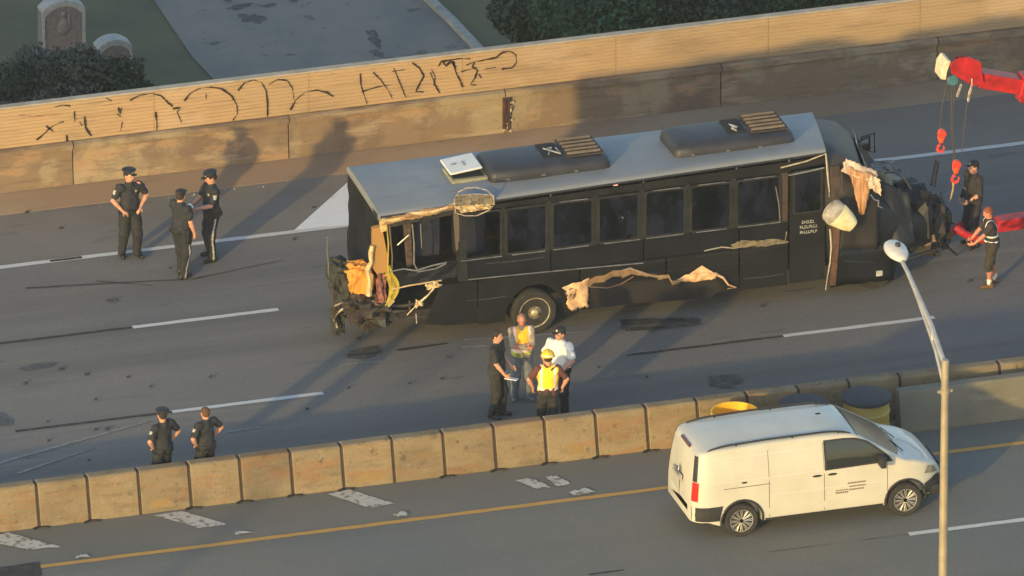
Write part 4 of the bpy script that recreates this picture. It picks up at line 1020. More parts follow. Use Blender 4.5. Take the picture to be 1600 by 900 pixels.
# windows
wins = [(718,784),(790,855),(862,927),(934,999),(1007,1071),(1078,1142),(1150,1219)]
def frame_ring(x0, x1, z0, z1, w_, m, parent, name='window_frame', off=-.02, th=.04, r=.06):
    s = MB(bo_); 
    def rr(x0, x1, z0, z1, r):
        pts = []
        for cx, cz, a0 in ((x1-r, z1-r, 0),(x0+r, z1-r, 90),(x0+r, z0+r, 180),(x1-r, z0+r, 270)):
            for k in range(5): a = rad(a0+90*k/4); pts.append((cx+r*math.cos(a), cz+r*math.sin(a)))
        return pts
    o_, i_ = rr(x0, x1, z0, z1, r), rr(x0+w_, x1-w_, z0+w_, z1-w_, r*.6); n = len(o_)
    vs = [Vector((x, Yn+off, z)) for x, z in o_]+[Vector((x, Yn+off, z)) for x, z in i_]+[Vector((x, Yn+off+th, z)) for x, z in o_]+[Vector((x, Yn+off+th, z)) for x, z in i_]
    fs = []
    for k in range(n):
        l = (k+1) % n
        fs += [(k, n+k, n+l, l), (2*n+k, 2*n+l, 3*n+l, 3*n+k), (k, l, 2*n+l, 2*n+k), (n+k, 3*n+k, 3*n+l, n+l)]
    s.add(vs, fs); return s.build(name, m, parent)
prev = xw(714)
for i, (a, b) in enumerate(wins):
    A, Bq = xw(a), xw(b)
    wallpiece('window_pillar', [(prev, ZW0-.02),(A, ZW0-.02),(A, ZW1+.02),(prev, ZW1+.02)], GREYFR, .008, .05)
    prev = Bq
    fr = frame_ring(A-.01, Bq+.01, ZW0, ZW1, .045, GREYFR, bus)
    if i != 0:
        s = MB(bo_); s.box(((A+Bq)/2, Yn+.022, (ZW0+ZW1)/2), (Bq-A-.02, .012, ZW1-ZW0-.02)); s.build('pane', GL, fr)
    # bright bars stand in for the lit sill and glints along the frame head
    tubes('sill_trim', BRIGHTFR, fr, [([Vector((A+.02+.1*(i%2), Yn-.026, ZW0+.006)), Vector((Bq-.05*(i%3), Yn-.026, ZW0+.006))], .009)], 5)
    if i in (2,4,5,6): tubes('head_glint', BRIGHTFR, fr, [([Vector((A+.15, Yn-.026, ZW1-.0)), Vector((Bq-.12, Yn-.026, ZW1-.0))], .009)], 5)
wallpiece('window_pillar', [(prev, ZW0-.02),(xw(1231), ZW0-.02),(xw(1231), ZW1+.02),(prev, ZW1+.02)], mat('brown_scorched', (.045,.03,.024), .8, 0, .3, 6, .2), .008, .05)
tubes('window_trim', BRIGHTFR, bus, [([B(1212,292,-.03),B(1217,320,-.03),B(1219,346,-.03),B(1207,349,-.03)], .010)], 5)
tubes('broken_trim', mat('bright_bent', (.40,.35,.28), .5, .3, .3, 8, .1), bus, [([B(1100,392,-.02),B(1128,386,-.02),B(1147,388,-.04),B(1152,378,-.02),B(1185,384,-.02),B(1226,379,-.02),B(1229,362,-.02)], .014)], 5)
crumple('peeled_trim', [B(1142,388,-.03),B(1226,381,-.03),B(1224,374,-.03),B(1152,376,-.03)], 14, 2, .03, mat('scorch_beige', (.16,.13,.08), .8, 0, .4, 9, .2), bus, .1, 3)
# entry door
dr = wallpiece('entry_door', [(xw(1234),.42),(xw(1289),.42),(xw(1289),2.86),(xw(1234),2.80)], BLK_BODY, .0, .05)
fr = frame_ring(xw(1238), xw(1284), 1.86, 2.78, .04, GREYFR, dr, 'door_window_frame')
s = MB(bo_); s.box(((xw(1238)+xw(1284))/2, Yn-.008, 2.32), (xw(1284)-xw(1238)-.06, .010, .86)); s.build('door_pane', GL, dr)
tubes('door_header_trim', BRIGHTFR, bus, [([B(1232,274,-.03),B(1262,268,-.03),B(1288,262,-.03)], .018),], 6)
tubes('door_header_strip', mat('peeling_cream', (.42,.36,.27), .8, 0, .3, 9, .2), bus, [([B(1220,262,-.03),B(1260,252,-.03),B(1290,240,-.03),B(1292,262,-.03),B(1296,300,-.03)], .016)], 6)
M_bl = mat('door_letter_white', (.34,.36,.33), .8, 0, .3, 60, 0)
rs = random.Random(4)
for (xa, xb, yc) in ((1253,1272,347.5),(1250,1277,355.5),(1250,1277,363.5)):
    x = xa
    while x < xb-2:
        w_ = rs.uniform(2.2,3.4); s = MB(bo_); y = yc-(x-xa)*.115
        k = rs.randrange(4); h = 4.6
        s.add([B(x,y+h/2,-.012),B(x+.9,y+h/2,-.012),B(x+.9,y-h/2,-.012),B(x,y-h/2,-.012)], [(0,1,2,3)])
        if k in (0,1): s.add([B(x+.9,y-h/2+1,-.012),B(x+w_,y-h/2+.9,-.012),B(x+w_,y-h/2,-.012),B(x+.9,y-h/2,-.012)], [(0,1,2,3)])
        if k in (0,2): s.add([B(x+.9,y+h/2,-.012),B(x+w_,y+h/2,-.012),B(x+w_,y+h/2-1,-.012),B(x+.9,y+h/2-1,-.012)], [(0,1,2,3)])
        if k in (1,3): s.add([B(x+.9,y+.5,-.012),B(x+w_,y+.5,-.012),B(x+w_,y-.5,-.012),B(x+.9,y-.5,-.012)], [(0,1,2,3)])
        s.build('door_letter', M_bl, dr); x += w_+.7
# far side wall, floor, rear wall, roof
s = MB(bo_); s.box(((Xr+X1)/2, Yf-.03, 1.65), (X1-Xr, .06, 2.5)); s.build('far_side_wall', BLK_MATTE, bus)
s = MB(bo_); s.box(((Xr+X1)/2+.2, (Yn+Yf)/2, .72), (X1-Xr-.3, Wb-.2, .12)); s.build('floor', BLK_MATTE, bus)
s = MB(bo_); s.prism([Vector((Xr+.02, Yn+.34, 1.05)), Vector((Xr+.02, Yf-.02, 1.05)), Vector((Xr+.02, Yf-.02, 2.95)), Vector((Xr+.02, Yn+.05, 2.84)), Vector((Xr+.02, Yn+.10, 2.2))], (.07,0,0)); s.build('rear_wall', BLK_BODY, bus)
# rear near corner fairing folded back (dark), seen left of the pillar
crumple('rear_corner_fairing', [Vector((Xr-.02, Yn+.30, 1.4)), Vector((Xr-.02, Yf+.02, 1.0)), Vector((Xr-.03, Yf+.02, 2.96)), Vector((Xr-.04, Yn+.12, 2.84))], 12, 10, .03, BLK, bus, .02, 8, smooth=True)
rv = []
n = 24; s = MB(bo_)
rings = []
for i in range(n+1):
    X = Xr-.05+(X1-Xr+.05)*i/n; zn, zf = roofz(X), roofz(X, False); ring = []
    prof = [(0,-.12),(.0,-.03),(.03,.0),(.10,.022)]
    for o_, dz in prof: ring.append(Vector((X, Yn+o_, zn+dz)))
    for k in range(1, 10):
        t = k/10; ring.append(Vector((X, Yn+.1+(Wb-.2)*t, zn+(zf-zn)*t+.022+.035*math.sin(math.pi*t)+.006*math.sin(i*1.7+k))))
    for o_, dz in prof[::-1]: ring.append(Vector((X + (.30 if False else 0), Yf-o_, zf+dz)))
    ring += [Vector((X, Yf-.05, zf-.12)), Vector((X, Yn+.05, zn-.12))]
    sk = .42*max(0, (i/n-.85)/.15)
    ring = [Vector((p.x+sk*max(0, min(1, (p.y-Yn)/Wb)), p.y, p.z)) for p in ring]
    rings.append(ring[::-1])
s.loft(rings); s.build('roof', ROOF, bus, smooth=True)
# dark cant edge under the roof sheet at the rear
tubes('gutter', DKMET, bus, [([Vector((Xr-.03, Yn-.02, 2.86)), Vector((X1, Yn-.02, roofz(X1)-.05))], .022)], 6)
# roof air conditioners
def acunit(pxc, pyc, label=None):
    c = V(pxc, pyc, Yn+Wb/2+.02); X, Y = c.x, Yn+Wb/2+.02; Z = (roofz(X)+roofz(X, False))/2+.05
    L, W_, H = 2.42, 1.16, .26; rings = []
    for t, sx, sz in ((-1,.80,.35),(-.97,.90,.75),(-.90,.97,.95),(-.6,1,1),(.6,1,1),(.88,.99,.97),(.97,.92,.8),(1,.82,.4)):
        ring = []
        for k in range(20):
            a = 2*math.pi*k/20; cx = math.copysign(abs(math.cos(a))**.45, math.cos(a)); cz = math.copysign(abs(math.sin(a))**.5, math.sin(a))
            ring.append(Vector((X+t*L/2, Y+cx*W_/2*sx, Z+max(0, cz)*H*sz*(1-.06*abs(cx)) - (.03 if cz < 0 else 0))))
        rings.append(ring)
    s = MB(bo_); s.loft(rings); o = s.build('air_conditioner', mat('ac_cover', (.026,.027,.037), .55, 0, .25, 3, .1), bus, smooth=True)
    s = MB(bo_); gx_ = X+L*.305
    s.box((gx_, Y+.04, Z+H+.004), (.74,.84,.03)); s.build('grille_recess', mat('grille_dark', (.035,.028,.026), .8, 0, .3, 9, .1), o)
    for k in range(5):
        s = MB(bo_); s.box((gx_-.01, Y+.04-.33+.165*k, Z+H+.035), (.66,.052,.05), (-.5,0,.0)); s.build('slat', mat('grille_slat', (.13,.10,.07), .6, .1, .2, 9, .05), o)
    s = MB(bo_); s.box((X+.13, Y+.06, Z+H-.002), (.36,.62,.02)); s.build('fan_opening', mat('opening_black', (.008,.007,.009), .9, 0, .2, 9, .1), o)
    rs = random.Random(int(pxc)); sc = [Vector((X+.02+.28*rs.random(), Y-.28+.35*rs.random(), Z+H+.02+.05*rs.random())) for _ in range(8)]
    tubes('fan_scrap', mat('scrap_light', (.32,.34,.36), .6, .3, .3, 9, .1), o, [(sc[0:3], .015),(sc[3:6], .012)], 5)
    for k in (-.8,-.15,.45):
        s = MB(bo_); s.box((X+k*L*.45, Y-W_/2-.01, Z+.05), (.07,.03,.03)); s.build('clip', CHROME, o)
acunit(848, 252); acunit(1136, 217)
# roof hatch
c = V(722, 270, Yn+1.12); X = c.x; Z = roofz(X, False)+.03; Y = Yn+1.12
s = MB(bo_); s.box((X+.06, Y-.02, Z+.02), (.72,.66,.07)); hb = s.build('hatch_frame', mat('hatch_frame_yellowed', (.30,.28,.17), .7, 0, .3, 9, .2), bus, bevel=.01)
s = MB(bo_); s.box((X+.05, Y, Z+.06), (.60,.54,.03)); s.build('hatch_opening', mat('opening_black', (0,0,0)), hb)
s = MB(bo_); s.box((X+.0, Y+.06, Z+.20), (.66,.60,.05), (.10,-.08,.05)); hl = s.build('hatch_lid', mat('hatch_lid_white', (.66,.66,.63), .5, 0, .06, 4, .05), bus, bevel=.025)
s = MB(bo_); s.box((X+.03, Y+.02, Z+.232), (.04,.16,.012), (.10,-.08,.05)); s.box((X-.16, Y+.05, Z+.224), (.10,.05,.012), (.10,-.08,.05)); s.build('lid_marking', mat('lid_mark', (.3,.3,.28), .6, 0, .2, 9, 0), hl, kind='stuff')
# red marker lamp, tiny lights
s = MB(bo_); s.box(B(962,288.5,-.02), (.09,.03,.04)); s.build('marker_lamp', mat('marker_lens_pink', (.75,.42,.38), .4, 0, .1, 9, 0), bus, bevel=.008)
# ripped sheet standing at the roof edge
M_rip = mat('ripped_warm', (.70,.42,.15), .7, 0, .5, 9, .3, rgb2=(.74,.58,.34))
M_ripm = mat('bent_bare_metal', (.42,.35,.27), .55, .3, .4, 12, .2)
M_wood = mat('scorched_wood', (.55,.33,.10), .85, 0, .5, 7, .4, rgb2=(.30,.15,.05), stretch=(3,1,.5))
M_cream = mat('torn_cream_skin', (.78,.44,.22), .8, 0, .3, 7, .3, rgb2=(.86,.58,.34))
fr_ = tubes('ripped_roof_frame', M_ripm, bus, [([B(712,333,-.05),B(710,312,-.05),B(716,300,-.05),B(728,294,-.05),B(745,293,-.05),B(760,297,-.05),B(771,306,-.05),B(772,320,-.05),B(764,330,-.05)], .014),
     ([B(712,306,-.06),B(740,303,-.06),B(771,305,-.06)], .010), ([B(735,303,-.06),B(733,322,-.06)], .008), ([B(710,332,-.06),B(726,337,-.08),B(745,337,-.08),B(765,328,-.06)], .013)], 6)
crumple('ripped_roof_sheet', [B(709,322,-.06),B(772,318,-.06),B(766,326,-.10),B(720,334,-.10)], 16, 4, .05, mat('sunlit_orange_rip', (.66,.42,.17), .7, 0, .4, 12, .3, rgb2=(.7,.55,.33)), bus, .06, 5)  # orange colour stands in for the sunlit bottom of the ripped piece
crumple('ripped_roof_glazing', [B(714,305,-.05),B(770,305,-.05),B(770,318,-.05),B(713,321,-.05)], 12, 4, .02, mat('dusty_plastic', (.16,.14,.10), .35, 0, .4, 14, .2), bus, .03, 6)

# torn rear quarter
top = [(597,345),(612,342),(622,340),(640,336),(655,333),(675,330),(692,325),(712,321)]
tubes('torn_roof_rail', M_rip, bus, [([B(x, y+random.uniform(-2,2), -.03+random.uniform(-.02,.02)) for x, y in top], [.05,.045,.05,.035,.045,.04,.03,.045])], 6)
crumple('peeled_rail_skin', [B(604,350,-.03),B(712,327,-.03),B(712,318,-.05),B(600,341,-.05)], 24, 3, .04, mat('peel_mix', (.66,.42,.20), .7, 0, .6, 16, .3, rgb2=(.25,.13,.06)), bus, .10, 9)
crumple('rail_dark_gap', [B(606,356,-.0),B(716,333,-.0),B(716,326,-.0),B(604,346,-.0)], 12, 2, .02, BLK_MATTE, bus, 0, 2)
s = MB(bo_)
for a, b, w_ in (((711,322),(715,392),.075),):
    s.prism([B(708,324,-.02),B(716,322,-.02),B(720,388,-.02),B(713,392,-.02)], (0,.05,0))
s.build('bare_window_post', mat('bare_post', (.36,.28,.20), .7, .1, .6, 10, .2, rgb2=(.12,.09,.07)), bus)
s = MB(bo_); s.prism([B(716,378,-.03),B(728,372,-.03),B(732,440,-.03),B(716,440,-.03)], (0,.05,0)); s.build('melted_panel', GREYFR, bus)
# bright pillar post and frames of the two rear windows
tubes('rear_window_bar', BRIGHTFR, bus, [([B(644,350,-.02),B(647,380,-.02),B(647,412,-.02),B(652,422,-.02)], .016)], 6)
tubes('rear_window_bar', mat('bare_post', (0,0,0)), bus, [([B(608,348,-.02),B(613,400,-.02),B(612,436,-.02)], .014)], 6)
tubes('rear_window_sill', BRIGHTFR, bus, [([B(611,424,-.03),B(630,420,-.03),B(650,423,-.03),B(675,415,-.03),B(698,410,-.03)], .016)], 6)
tubes('rear_window_sill', BRIGHTFR, bus, [([B(652,425,-.05),B(680,420,-.05),B(697,412,-.06)], .012)], 6)
tubes('hanging_bar', BRIGHTFR, bus, [([B(621,383,.02),B(631,374,.0),B(639,367,-.02),B(641,372,-.02)], .014)], 6)
tubes('hanging_cable', BRIGHTFR, bus, [([B(657,350,.1),B(658,370,.1),B(659,388,.1)], .010)], 5)
s = MB(bo_); s.prism([B(630,348,.25),B(641,345,.25),B(645,415,.25),B(636,420,.25)], (0,.04,0)); s.build('inner_post', mat('inner_brown', (.07,.045,.04), .8, 0, .5, 8, .2), bus)
s = MB(bo_); s.box(((xw(655)+xw(705))/2, Yn+1.0, 2.2), (.55,.9,1.1)); s.build('rear_seat_back', mat('seat_navy', (.012,.016,.035), .8, 0, .3, 5, .2), bus, bevel=.05)
crumple('quarter_panel', [B(612,448,-.0),B(722,432,-.0),B(722,404,.02),B(614,424,.02)], 14, 4, .02, BLK, bus, .03, 12)
tubes('quarter_trim', mat('bent_orange_strip', (.55,.40,.24), .6, .1, .3, 9, .2), bus, [([B(613,452,-.05),B(640,446,-.05),B(665,442,-.05),B(690,438,-.05)], .016)], 6)
crumple('orange_shred', [B(668,452,-.08),B(690,446,-.08),B(682,438,-.08),B(664,445,-.08)], 8, 4, .05, M_rip, bus, .12, 13)
tubes('bent_bracket', M_ripm, bus, [([B(678,450,-.08),B(668,462,-.10),B(656,472,-.10),B(650,482,-.06)], [.022,.02,.028,.012]),([B(650,478,-.06),B(636,492,-.04)], .012),([B(650,490,-.06),B(651,505,-.04)], .012)], 6)
crumple('orange_shred', [B(647,478,-.1),B(662,476,-.1),B(660,470,-.1),B(650,468,-.1)], 5, 3, .05, M_rip, bus, .1, 14)
for k, (a, b, r) in enumerate((((612,487),(700,482),.035),((615,496),(706,490),.03),((610,478),(650,474),.03),((640,470),(640,500),.02))):
    tubes('chassis_bar', mat('sooty_steel', (.06,.05,.045), .7, .3, .5, 8, .2), bus, [([B(*a,.15),B((a[0]+b[0])/2,(a[1]+b[1])/2+2,.13),B(*b,.15)], r)], 6)
# rear corner post: wood and insulation core, yellow skin
s = MB(bo_); s.prism([B(583,358,.08),B(597,354,.0),B(606,400,.0),B(606,425,.0),B(590,430,.08),B(583,420,.1)], (.0,.14,0)); s.build('corner_core_board', M_wood, bus, bevel=.01)
s = MB(bo_); s.prism([B(594,346,-.02),B(604,342,-.02),B(606,360,-.02),B(596,364,-.02)], (0,.10,0)); s.build('corner_core_board', M_rip, bus, bevel=.01)
tubes('corner_lit_edge', mat('sunlit_orange_rip', (0,0,0)), bus, [([B(582,384,.04),B(579,396,.05),B(580,410,.06),B(574,420,.1),B(578,438,.1),B(576,462,.1)], [.045,.05,.04,.06,.045,.06])], 6)  # bright orange tube stands in for sunlight on the torn corner edge
crumple('yellow_corner_skin', [B(603,420,-.03),B(609,415,-.03),B(607,478,-.03),B(600,480,-.03)], 4, 14, .015, mat('yellow_gelcoat', (.34,.26,.03), .5, 0, .3, 9, .2), bus, .02, 15, warp=lambda u, v: Vector((.12*math.sin(v*3.0)*u+.09*max(0,math.sin((v-.2)*4)), 0, 0)))
tubes('yellow_skin_edge', mat('yellow_gelcoat', (0,0,0)), bus, [([B(604,350,-.03),B(607,380,-.03),B(606,415,-.03),B(611,440,-.03),B(616,452,-.03),B(611,466,-.03),B(600,480,-.03)], .016)], 6)
crumple('red_brown_core', [B(586,478,-.0),B(604,474,-.0),B(602,428,.02),B(590,428,.04)], 7, 12, .06, mat('brick_red_core', (.16,.055,.04), .8, 0, .5, 14, .4, rgb2=(.30,.12,.09)), bus, .04, 16)
tubes('bottom_rim', M_ripm, bus, [([B(582,470,.05),B(592,480,.0),B(604,482,-.02),B(616,470,-.02)], .02)], 6)
# insulation foam mass pushed out behind
def lump(name, m, c, size, seed, parent=bus, n=14, amp=.25, mats=None):
    rs = random.Random(seed); ph = [rs.uniform(0,6.3) for _ in range(9)]; s = MB(bo_); vs = []; mm = n
    for j in range(n+1):
        th = math.pi*j/n
        for k in range(2*n):
            p = math.pi*k/n; d = Vector((math.sin(th)*math.cos(p), math.sin(th)*math.sin(p), math.cos(th)))
            q = Vector([math.copysign(abs(x)**.6, x) for x in d])
            r = 1+amp*(.5*math.sin(5*d.x+ph[0])*math.sin(6*d.z+ph[1])+.4*math.sin(11*d.y+9*d.x+ph[2])+.35*math.sin(13*d.z-8*d.x+ph[3]))+rs.uniform(-amp,amp)*.35
            vs.append(Vector(c)+Vector((q.x*size[0]*r, q.y*size[1]*r, q.z*size[2]*r))*.5)
    s.add(vs, [(j*2*n+k, j*2*n+(k+1)%(2*n), (j+1)*2*n+(k+1)%(2*n), (j+1)*2*n+k) for j in range(n) for k in range(2*n)][::1])
    s.f = [f[::-1] for f in s.f]
    return s.build(name, m, parent)
FOAM = mat('burnt_orange_foam', (.95,.52,.10), .9, 0, .5, 9, .7, rgb2=(.85,.30,.04), thr=(.42,.56))
SOOTG = mat('sooty_green_grey', (.10,.105,.075), .9, 0, .6, 5, .5, rgb2=(.02,.02,.016), thr=(.42,.58))
cz = V(559, 436, Yn+.55); lump('foam_block', FOAM, cz, (.56,.55,.66), 21, amp=.18)
cz = V(534, 437, Yn+.8); lump('engine_cover_lump', SOOTG, cz, (.46,.9,.72), 22, amp=.2)
cz = V(565, 468, Yn+.5); lump('engine_lump', mat('sooty_brown', (.045,.035,.028), .85, 0, .5, 9, .4), cz, (.75,1.2,.35), 23, amp=.4)
cz = V(527, 500, Yn+.7); lump('rear_light_cluster', SOOTG, cz, (.20,.4,.45), 24, amp=.4)
cz = V(575, 488, Yn+.7); lump('engine_lump', mat('sooty_brown', (0,0,0)), cz, (.7,1.0,.30), 25, amp=.4)
for k, pts in enumerate(([(523,478),(545,468),(575,470),(600,480)],[(520,495),(530,485),(560,488)],[(527,512),(522,500),(526,490),(536,482)],[(519,452),(530,460),(548,462)],[(560,478),(566,490),(562,500)],[(518,440),(520,470),(524,515)])):
    tubes('twisted_bar', [M_ripm, mat('sooty_steel', (0,0,0))][k % 2], bus, [([B(x, y, .35+.1*random.random()) for x, y in pts], random.uniform(.012,.028))], 6)
tubes('bent_rod', mat('rod_grey', (.16,.16,.16), .6, .3, .3, 9, .1), bus, [([B(514,440,.9),B(513,410,.9),B(511,392,.9),B(512,370,.9)], [.014,.012,.012,.008])], 5)
s = MB(bo_); s.box(B(511,374,.9), (.03,.03,.06)); s.build('rod_tip', CHROME, bus)
s = MB(bo_); s.prism([B(588,482,.1),B(602,482,.1),B(603,512,.1),B(590,508,.1)], (0,.03,0)); s.build('mud_flap', mat('flap_grey', (.07,.075,.08), .7, 0, .3, 9, .2), bus)
tubes('rear_bumper_beam', mat('sooty_steel', (0,0,0)), bus, [([Vector((Xr-.45,Yn+.3,.62)),Vector((Xr-.55,Yn+1.1,.60)),Vector((Xr-.40,Yf-.1,.66))], .07)], 8)

# torn skirt: two cream flaps and a jagged edge between, with brown gap under them
s = MB(bo_)
crumple('torn_skirt_flap', [B(893,485,-.10),B(919,478,-.06),B(920,434,-.04),B(879,449,-.14)], 10, 12, .035, M_cream, bus, .05, 31, smooth=True, warp=lambda u, v: Vector((-.05*math.sin(v*6)*(1-u), 0, 0)))
crumple('torn_skirt_inner', [B(881,452,-.12),B(902,450,-.10),B(898,466,-.08),B(888,470,-.10)], 5, 5, .02, mat('flap_inner_brown', (.14,.085,.06), .8, 0, .3, 9, .2), bus, .06, 32)
edge = [(918,440),(930,433),(945,431),(958,424),(972,423),(985,420),(1000,424),(1012,428),(1028,431),(1045,430),(1050,440),(1062,438),(1075,430)]
eP = [B(x, y+random.uniform(-2,2), -.05+random.uniform(-.03,.03)) for x, y in edge]
s = MB(bo_)
for i in range(len(edge)-1):
    (xa, ya), (xb, yb) = edge[i], edge[i+1]; h1, h2 = random.uniform(1.5,7), random.uniform(1.5,7)
    if xa < 990: h1 += 6; h2 += 7
    else: h1 += 1.5
    s.prism([B(xa, ya+h1, -.03), B(xb, yb+h2*.7, -.03), B(xb, yb-1, -.06), B(xa, ya-1, -.06)], (0,.012,0))
s.build('torn_skirt_edge', mat('torn_edge_mix', (.66,.42,.22), .8, 0, .6, 9, .3, rgb2=(.20,.12,.07), thr=(.42,.6)), bus)
tubes('torn_wire', M_ripm, bus, [(eP[4:], .009)], 5)
crumple('torn_skirt_flap', [B(1058,441,-.05),B(1120,436,-.05),B(1118,426,-.08),B(1072,428,-.08)], 14, 4, .03, M_cream, bus, .06, 33, smooth=True)
s = MB(bo_); s.prism([B(1075,430,-.07),B(1122,430,-.07),B(1097,415,-.05)], (0,.012,0)); s.build('torn_skirt_flap', M_cream, bus)
tubes('torn_skirt_strip', M_cream, bus, [([B(1118,428,-.06),B(1130,434,-.06),B(1138,445,-.06),B(1150,449,-.06),B(1137,451,-.06)], [.03,.022,.02,.015,.01])], 6)
s = MB(bo_); s.prism([B(920,445,-.012),B(1045,436,-.012),B(1118,436,-.012),B(1128,450,-.012),B(1110,466,-.012),B(935,478,-.012),B(918,470,-.012)], (0,.006,0)); s.build('exposed_underlay', mat('exposed_brown', (.012,.009,.009), .8, 0, .5, 3, .3), bus)
tubes('underlay_wire', mat('torn_edge_mix', (0,0,0)), bus, [([B(921,448,-.03),B(950,450,-.04),B(970,444,-.03),B(990,432,-.03)], .008)], 5)
# wheels
wo = wheel(bus, Vector((wx, Yn+.16, wr))-bo_, wr, .30, -1, mat('worn_chrome_rim', (.55,.46,.33), .5, .4, .5, 9, .2), 0, 'rear_wheel')
s = MB(); rm = wr*.68
s.lathe([(rm*.93,-.10),(rm*.86,-.075),(rm*.55,-.085),(rm*.42,-.13),(.01,-.135)], (0,0,0), 'y', 32, cap=False); s.build('disc', mat('rim_disc_brass', (.26,.21,.14), .5, .4, .6, 9, .2), wo, smooth=True)
s = MB(); s.ell((0,-.15,0), (.085,.05,.085)); s.build('hub_cap', mat('hub_bright', (.60,.50,.30), .35, .5, .3, 9, .1), wo, smooth='all')
for k in range(8):
    a = 2*math.pi*k/8+.2; s = MB(); s.lathe([(.035,-.006),(.035,.0)], (math.cos(a)*rm*.70,-.092,math.sin(a)*rm*.70), 'y', 12); s.build('hand_hole', mat('opening_black', (0,0,0)), wo)
wheel(bus, Vector((wx, Yn+.50, wr))-bo_, wr, .26, -1, DKMET, 8, 'rear_wheel'); wheel(bus, Vector((wx, Yf-.2, wr))-bo_, wr, .30, 1, DKMET, 8, 'rear_wheel')
s = MB(); 
for k in range(8):
    a = 2*math.pi*k/8; s.lathe([(.018,-.03),(.018,0)], (math.cos(a)*.12, 0, math.sin(a)*.12), 'y', 8)
o = s.build('wheel_nuts', CHROME, bus, kind='stuff'); o.location = Vector((wx, Yn+.05, wr))-bo_
xf = V(1372, 430, Yn).x
wheel(bus, Vector((xf, Yn+.30, .44))-bo_, .44, .28, -1, DKMET, 8, 'front_wheel'); wheel(bus, Vector((xf, Yf-.3, .44))-bo_, .44, .28, 1, DKMET, 8, 'front_wheel')

# front: sloping cap, cab and crushed bonnet
def cabsec(dx, z, hw, zb, lift=0):
    X = X1+dx; Yc = Yn+Wb/2; pts = []
    for k in range(24):
        a = 2*math.pi*k/24; cx = math.copysign(abs(math.cos(a))**.45, math.cos(a)); cz_ = math.copysign(abs(math.sin(a))**.45, math.sin(a))
        zc = (z+zb)/2; pts.append(Vector((X + .42*(cx+1)/2 , Yc+cx*hw, zc+cz_*(z-zb)/2 + (.08*(1-cx)/2-.08*(1+cx)/2 if dx < .3 else 0))))
    return pts
CAPM = mat('cap_dark_grey', (.040,.037,.040), .6, 0, .25, 3, .15)
s = MB(bo_); s.loft([cabsec(*q) for q in ((-.02,3.06,1.10,1.1),(.18,3.03,1.10,1.1),(.42,2.90,1.09,1.1),(.72,2.62,1.07,1.1),(.98,2.30,1.05,1.1),(1.15,2.0,1.0,1.1))])
s.build('front_cap', CAPM, bus, smooth=True)
s = MB(bo_); s.loft([cabsec(*q) for q in ((.0,2.2,1.06,.45),(.6,2.15,1.08,.42),(1.05,2.02,1.04,.45),(1.32,1.80,1.0,.55),(1.6,1.64,.95,.60),(1.85,1.50,.90,.66),(2.1,1.38,.82,.62),(2.3,1.15,.7,.6))])
s.build('cab_and_bonnet', mat('fender_blueblack', (.006,.008,.013), .5, 0, .4, 4, .2), bus, smooth='all', jitter=.006)
crumple('windscreen', [Vector((X1+.86,Yn+.2,2.60)),Vector((X1+1.16,Yf-.2,2.60)),Vector((X1+1.58,Yf-.22,1.93)),Vector((X1+1.25,Yn+.22,1.93))], 8, 8, .02, GL, bus, .02, 41, smooth=True)
crumple('bonnet_sheet', [V(1352,250,Yn+1.6),V(1400,252,Yn+1.9),V(1408,268,Yn+1.2),V(1362,268,Yn+.9)], 10, 6, .04, CAPM, bus, .05, 42)
s = MB(bo_)
s.prism([B(1297,262,-.01),B(1312,258,-.01),B(1314,400,-.01),B(1298,404,-.01)], (0,.05,0)); s.build('cab_pillar', mat('brown_pillar', (.055,.040,.033), .7, 0, .5, 6, .2), bus)
tubes('pillar_strip', BRIGHTFR, bus, [([B(1291,240,-.03),B(1294,270,-.03),B(1296,308,-.03)], .013)], 6)
crumple('scorched_door_skin', [B(1312,392,.0),B(1372,388,.0),B(1372,300,.02),B(1312,266,.02)], 10, 8, .02, mat('cab_door_brown', (.020,.016,.015), .6, 0, .5, 2, .2), bus, .02, 43, smooth=True)
crumple('lower_cab_panel', [B(1300,448,-.02),B(1395,436,-.02),B(1395,380,-.0),B(1300,392,-.0)], 8, 5, .02, BLK, bus, .03, 44, smooth=True)
crumple('fender', [B(1372,402,.02),B(1432,382,.06),B(1420,300,.35),B(1378,285,.35)], 14, 12, .04, mat('fender_blueblack', (.008,.010,.016), .5, 0, .4, 4, .2), bus, .03, 45, smooth=True)
tubes('fender_edge', mat('fender_edge_grey', (.05,.055,.06), .5, .2, .2, 8, .1), bus, [([B(1382,270,.6),B(1398,268,.6),B(1412,278,.55),B(1424,296,.5)], .02)], 6)
# cloth / peeled cap skin hanging, cream with orange scorch
M_cloth = mat('peeled_cap_cream', (.60,.42,.29), .8, 0, .3, 5, .3, rgb2=(.74,.58,.44), stretch=(3,1,.6))
M_scorch = mat('peeled_cap_scorched', (.50,.22,.09), .8, 0, .5, 6, .3, rgb2=(.62,.36,.19), stretch=(4,1,.5))
crumple('peeled_cap_skin', [B(1313,268,-.12),B(1374,290,-.12),B(1368,266,-.03),B(1322,248,-.03)], 14, 6, .035, M_cloth, bus, .06, 51, smooth=True)
crumple('peeled_cap_drape', [B(1343,334,-.10),B(1350,334,-.10),B(1366,274,-.12),B(1326,262,-.12)], 8, 16, .025, M_scorch, bus, .04, 52, smooth=True)
crumple('peeled_cap_corner', [B(1356,292,-.13),B(1376,304,-.12),B(1375,280,-.12),B(1360,272,-.12)], 6, 6, .03, M_cloth, bus, .10, 53)
tubes('broken_lamp_bits', CHROME, bus, [([B(1360,304,.0),B(1366,312,-.03),B(1373,314,-.03),B(1372,322,-.03),B(1379,325,-.03)], [.02,.012,.02,.016,.01])], 5)
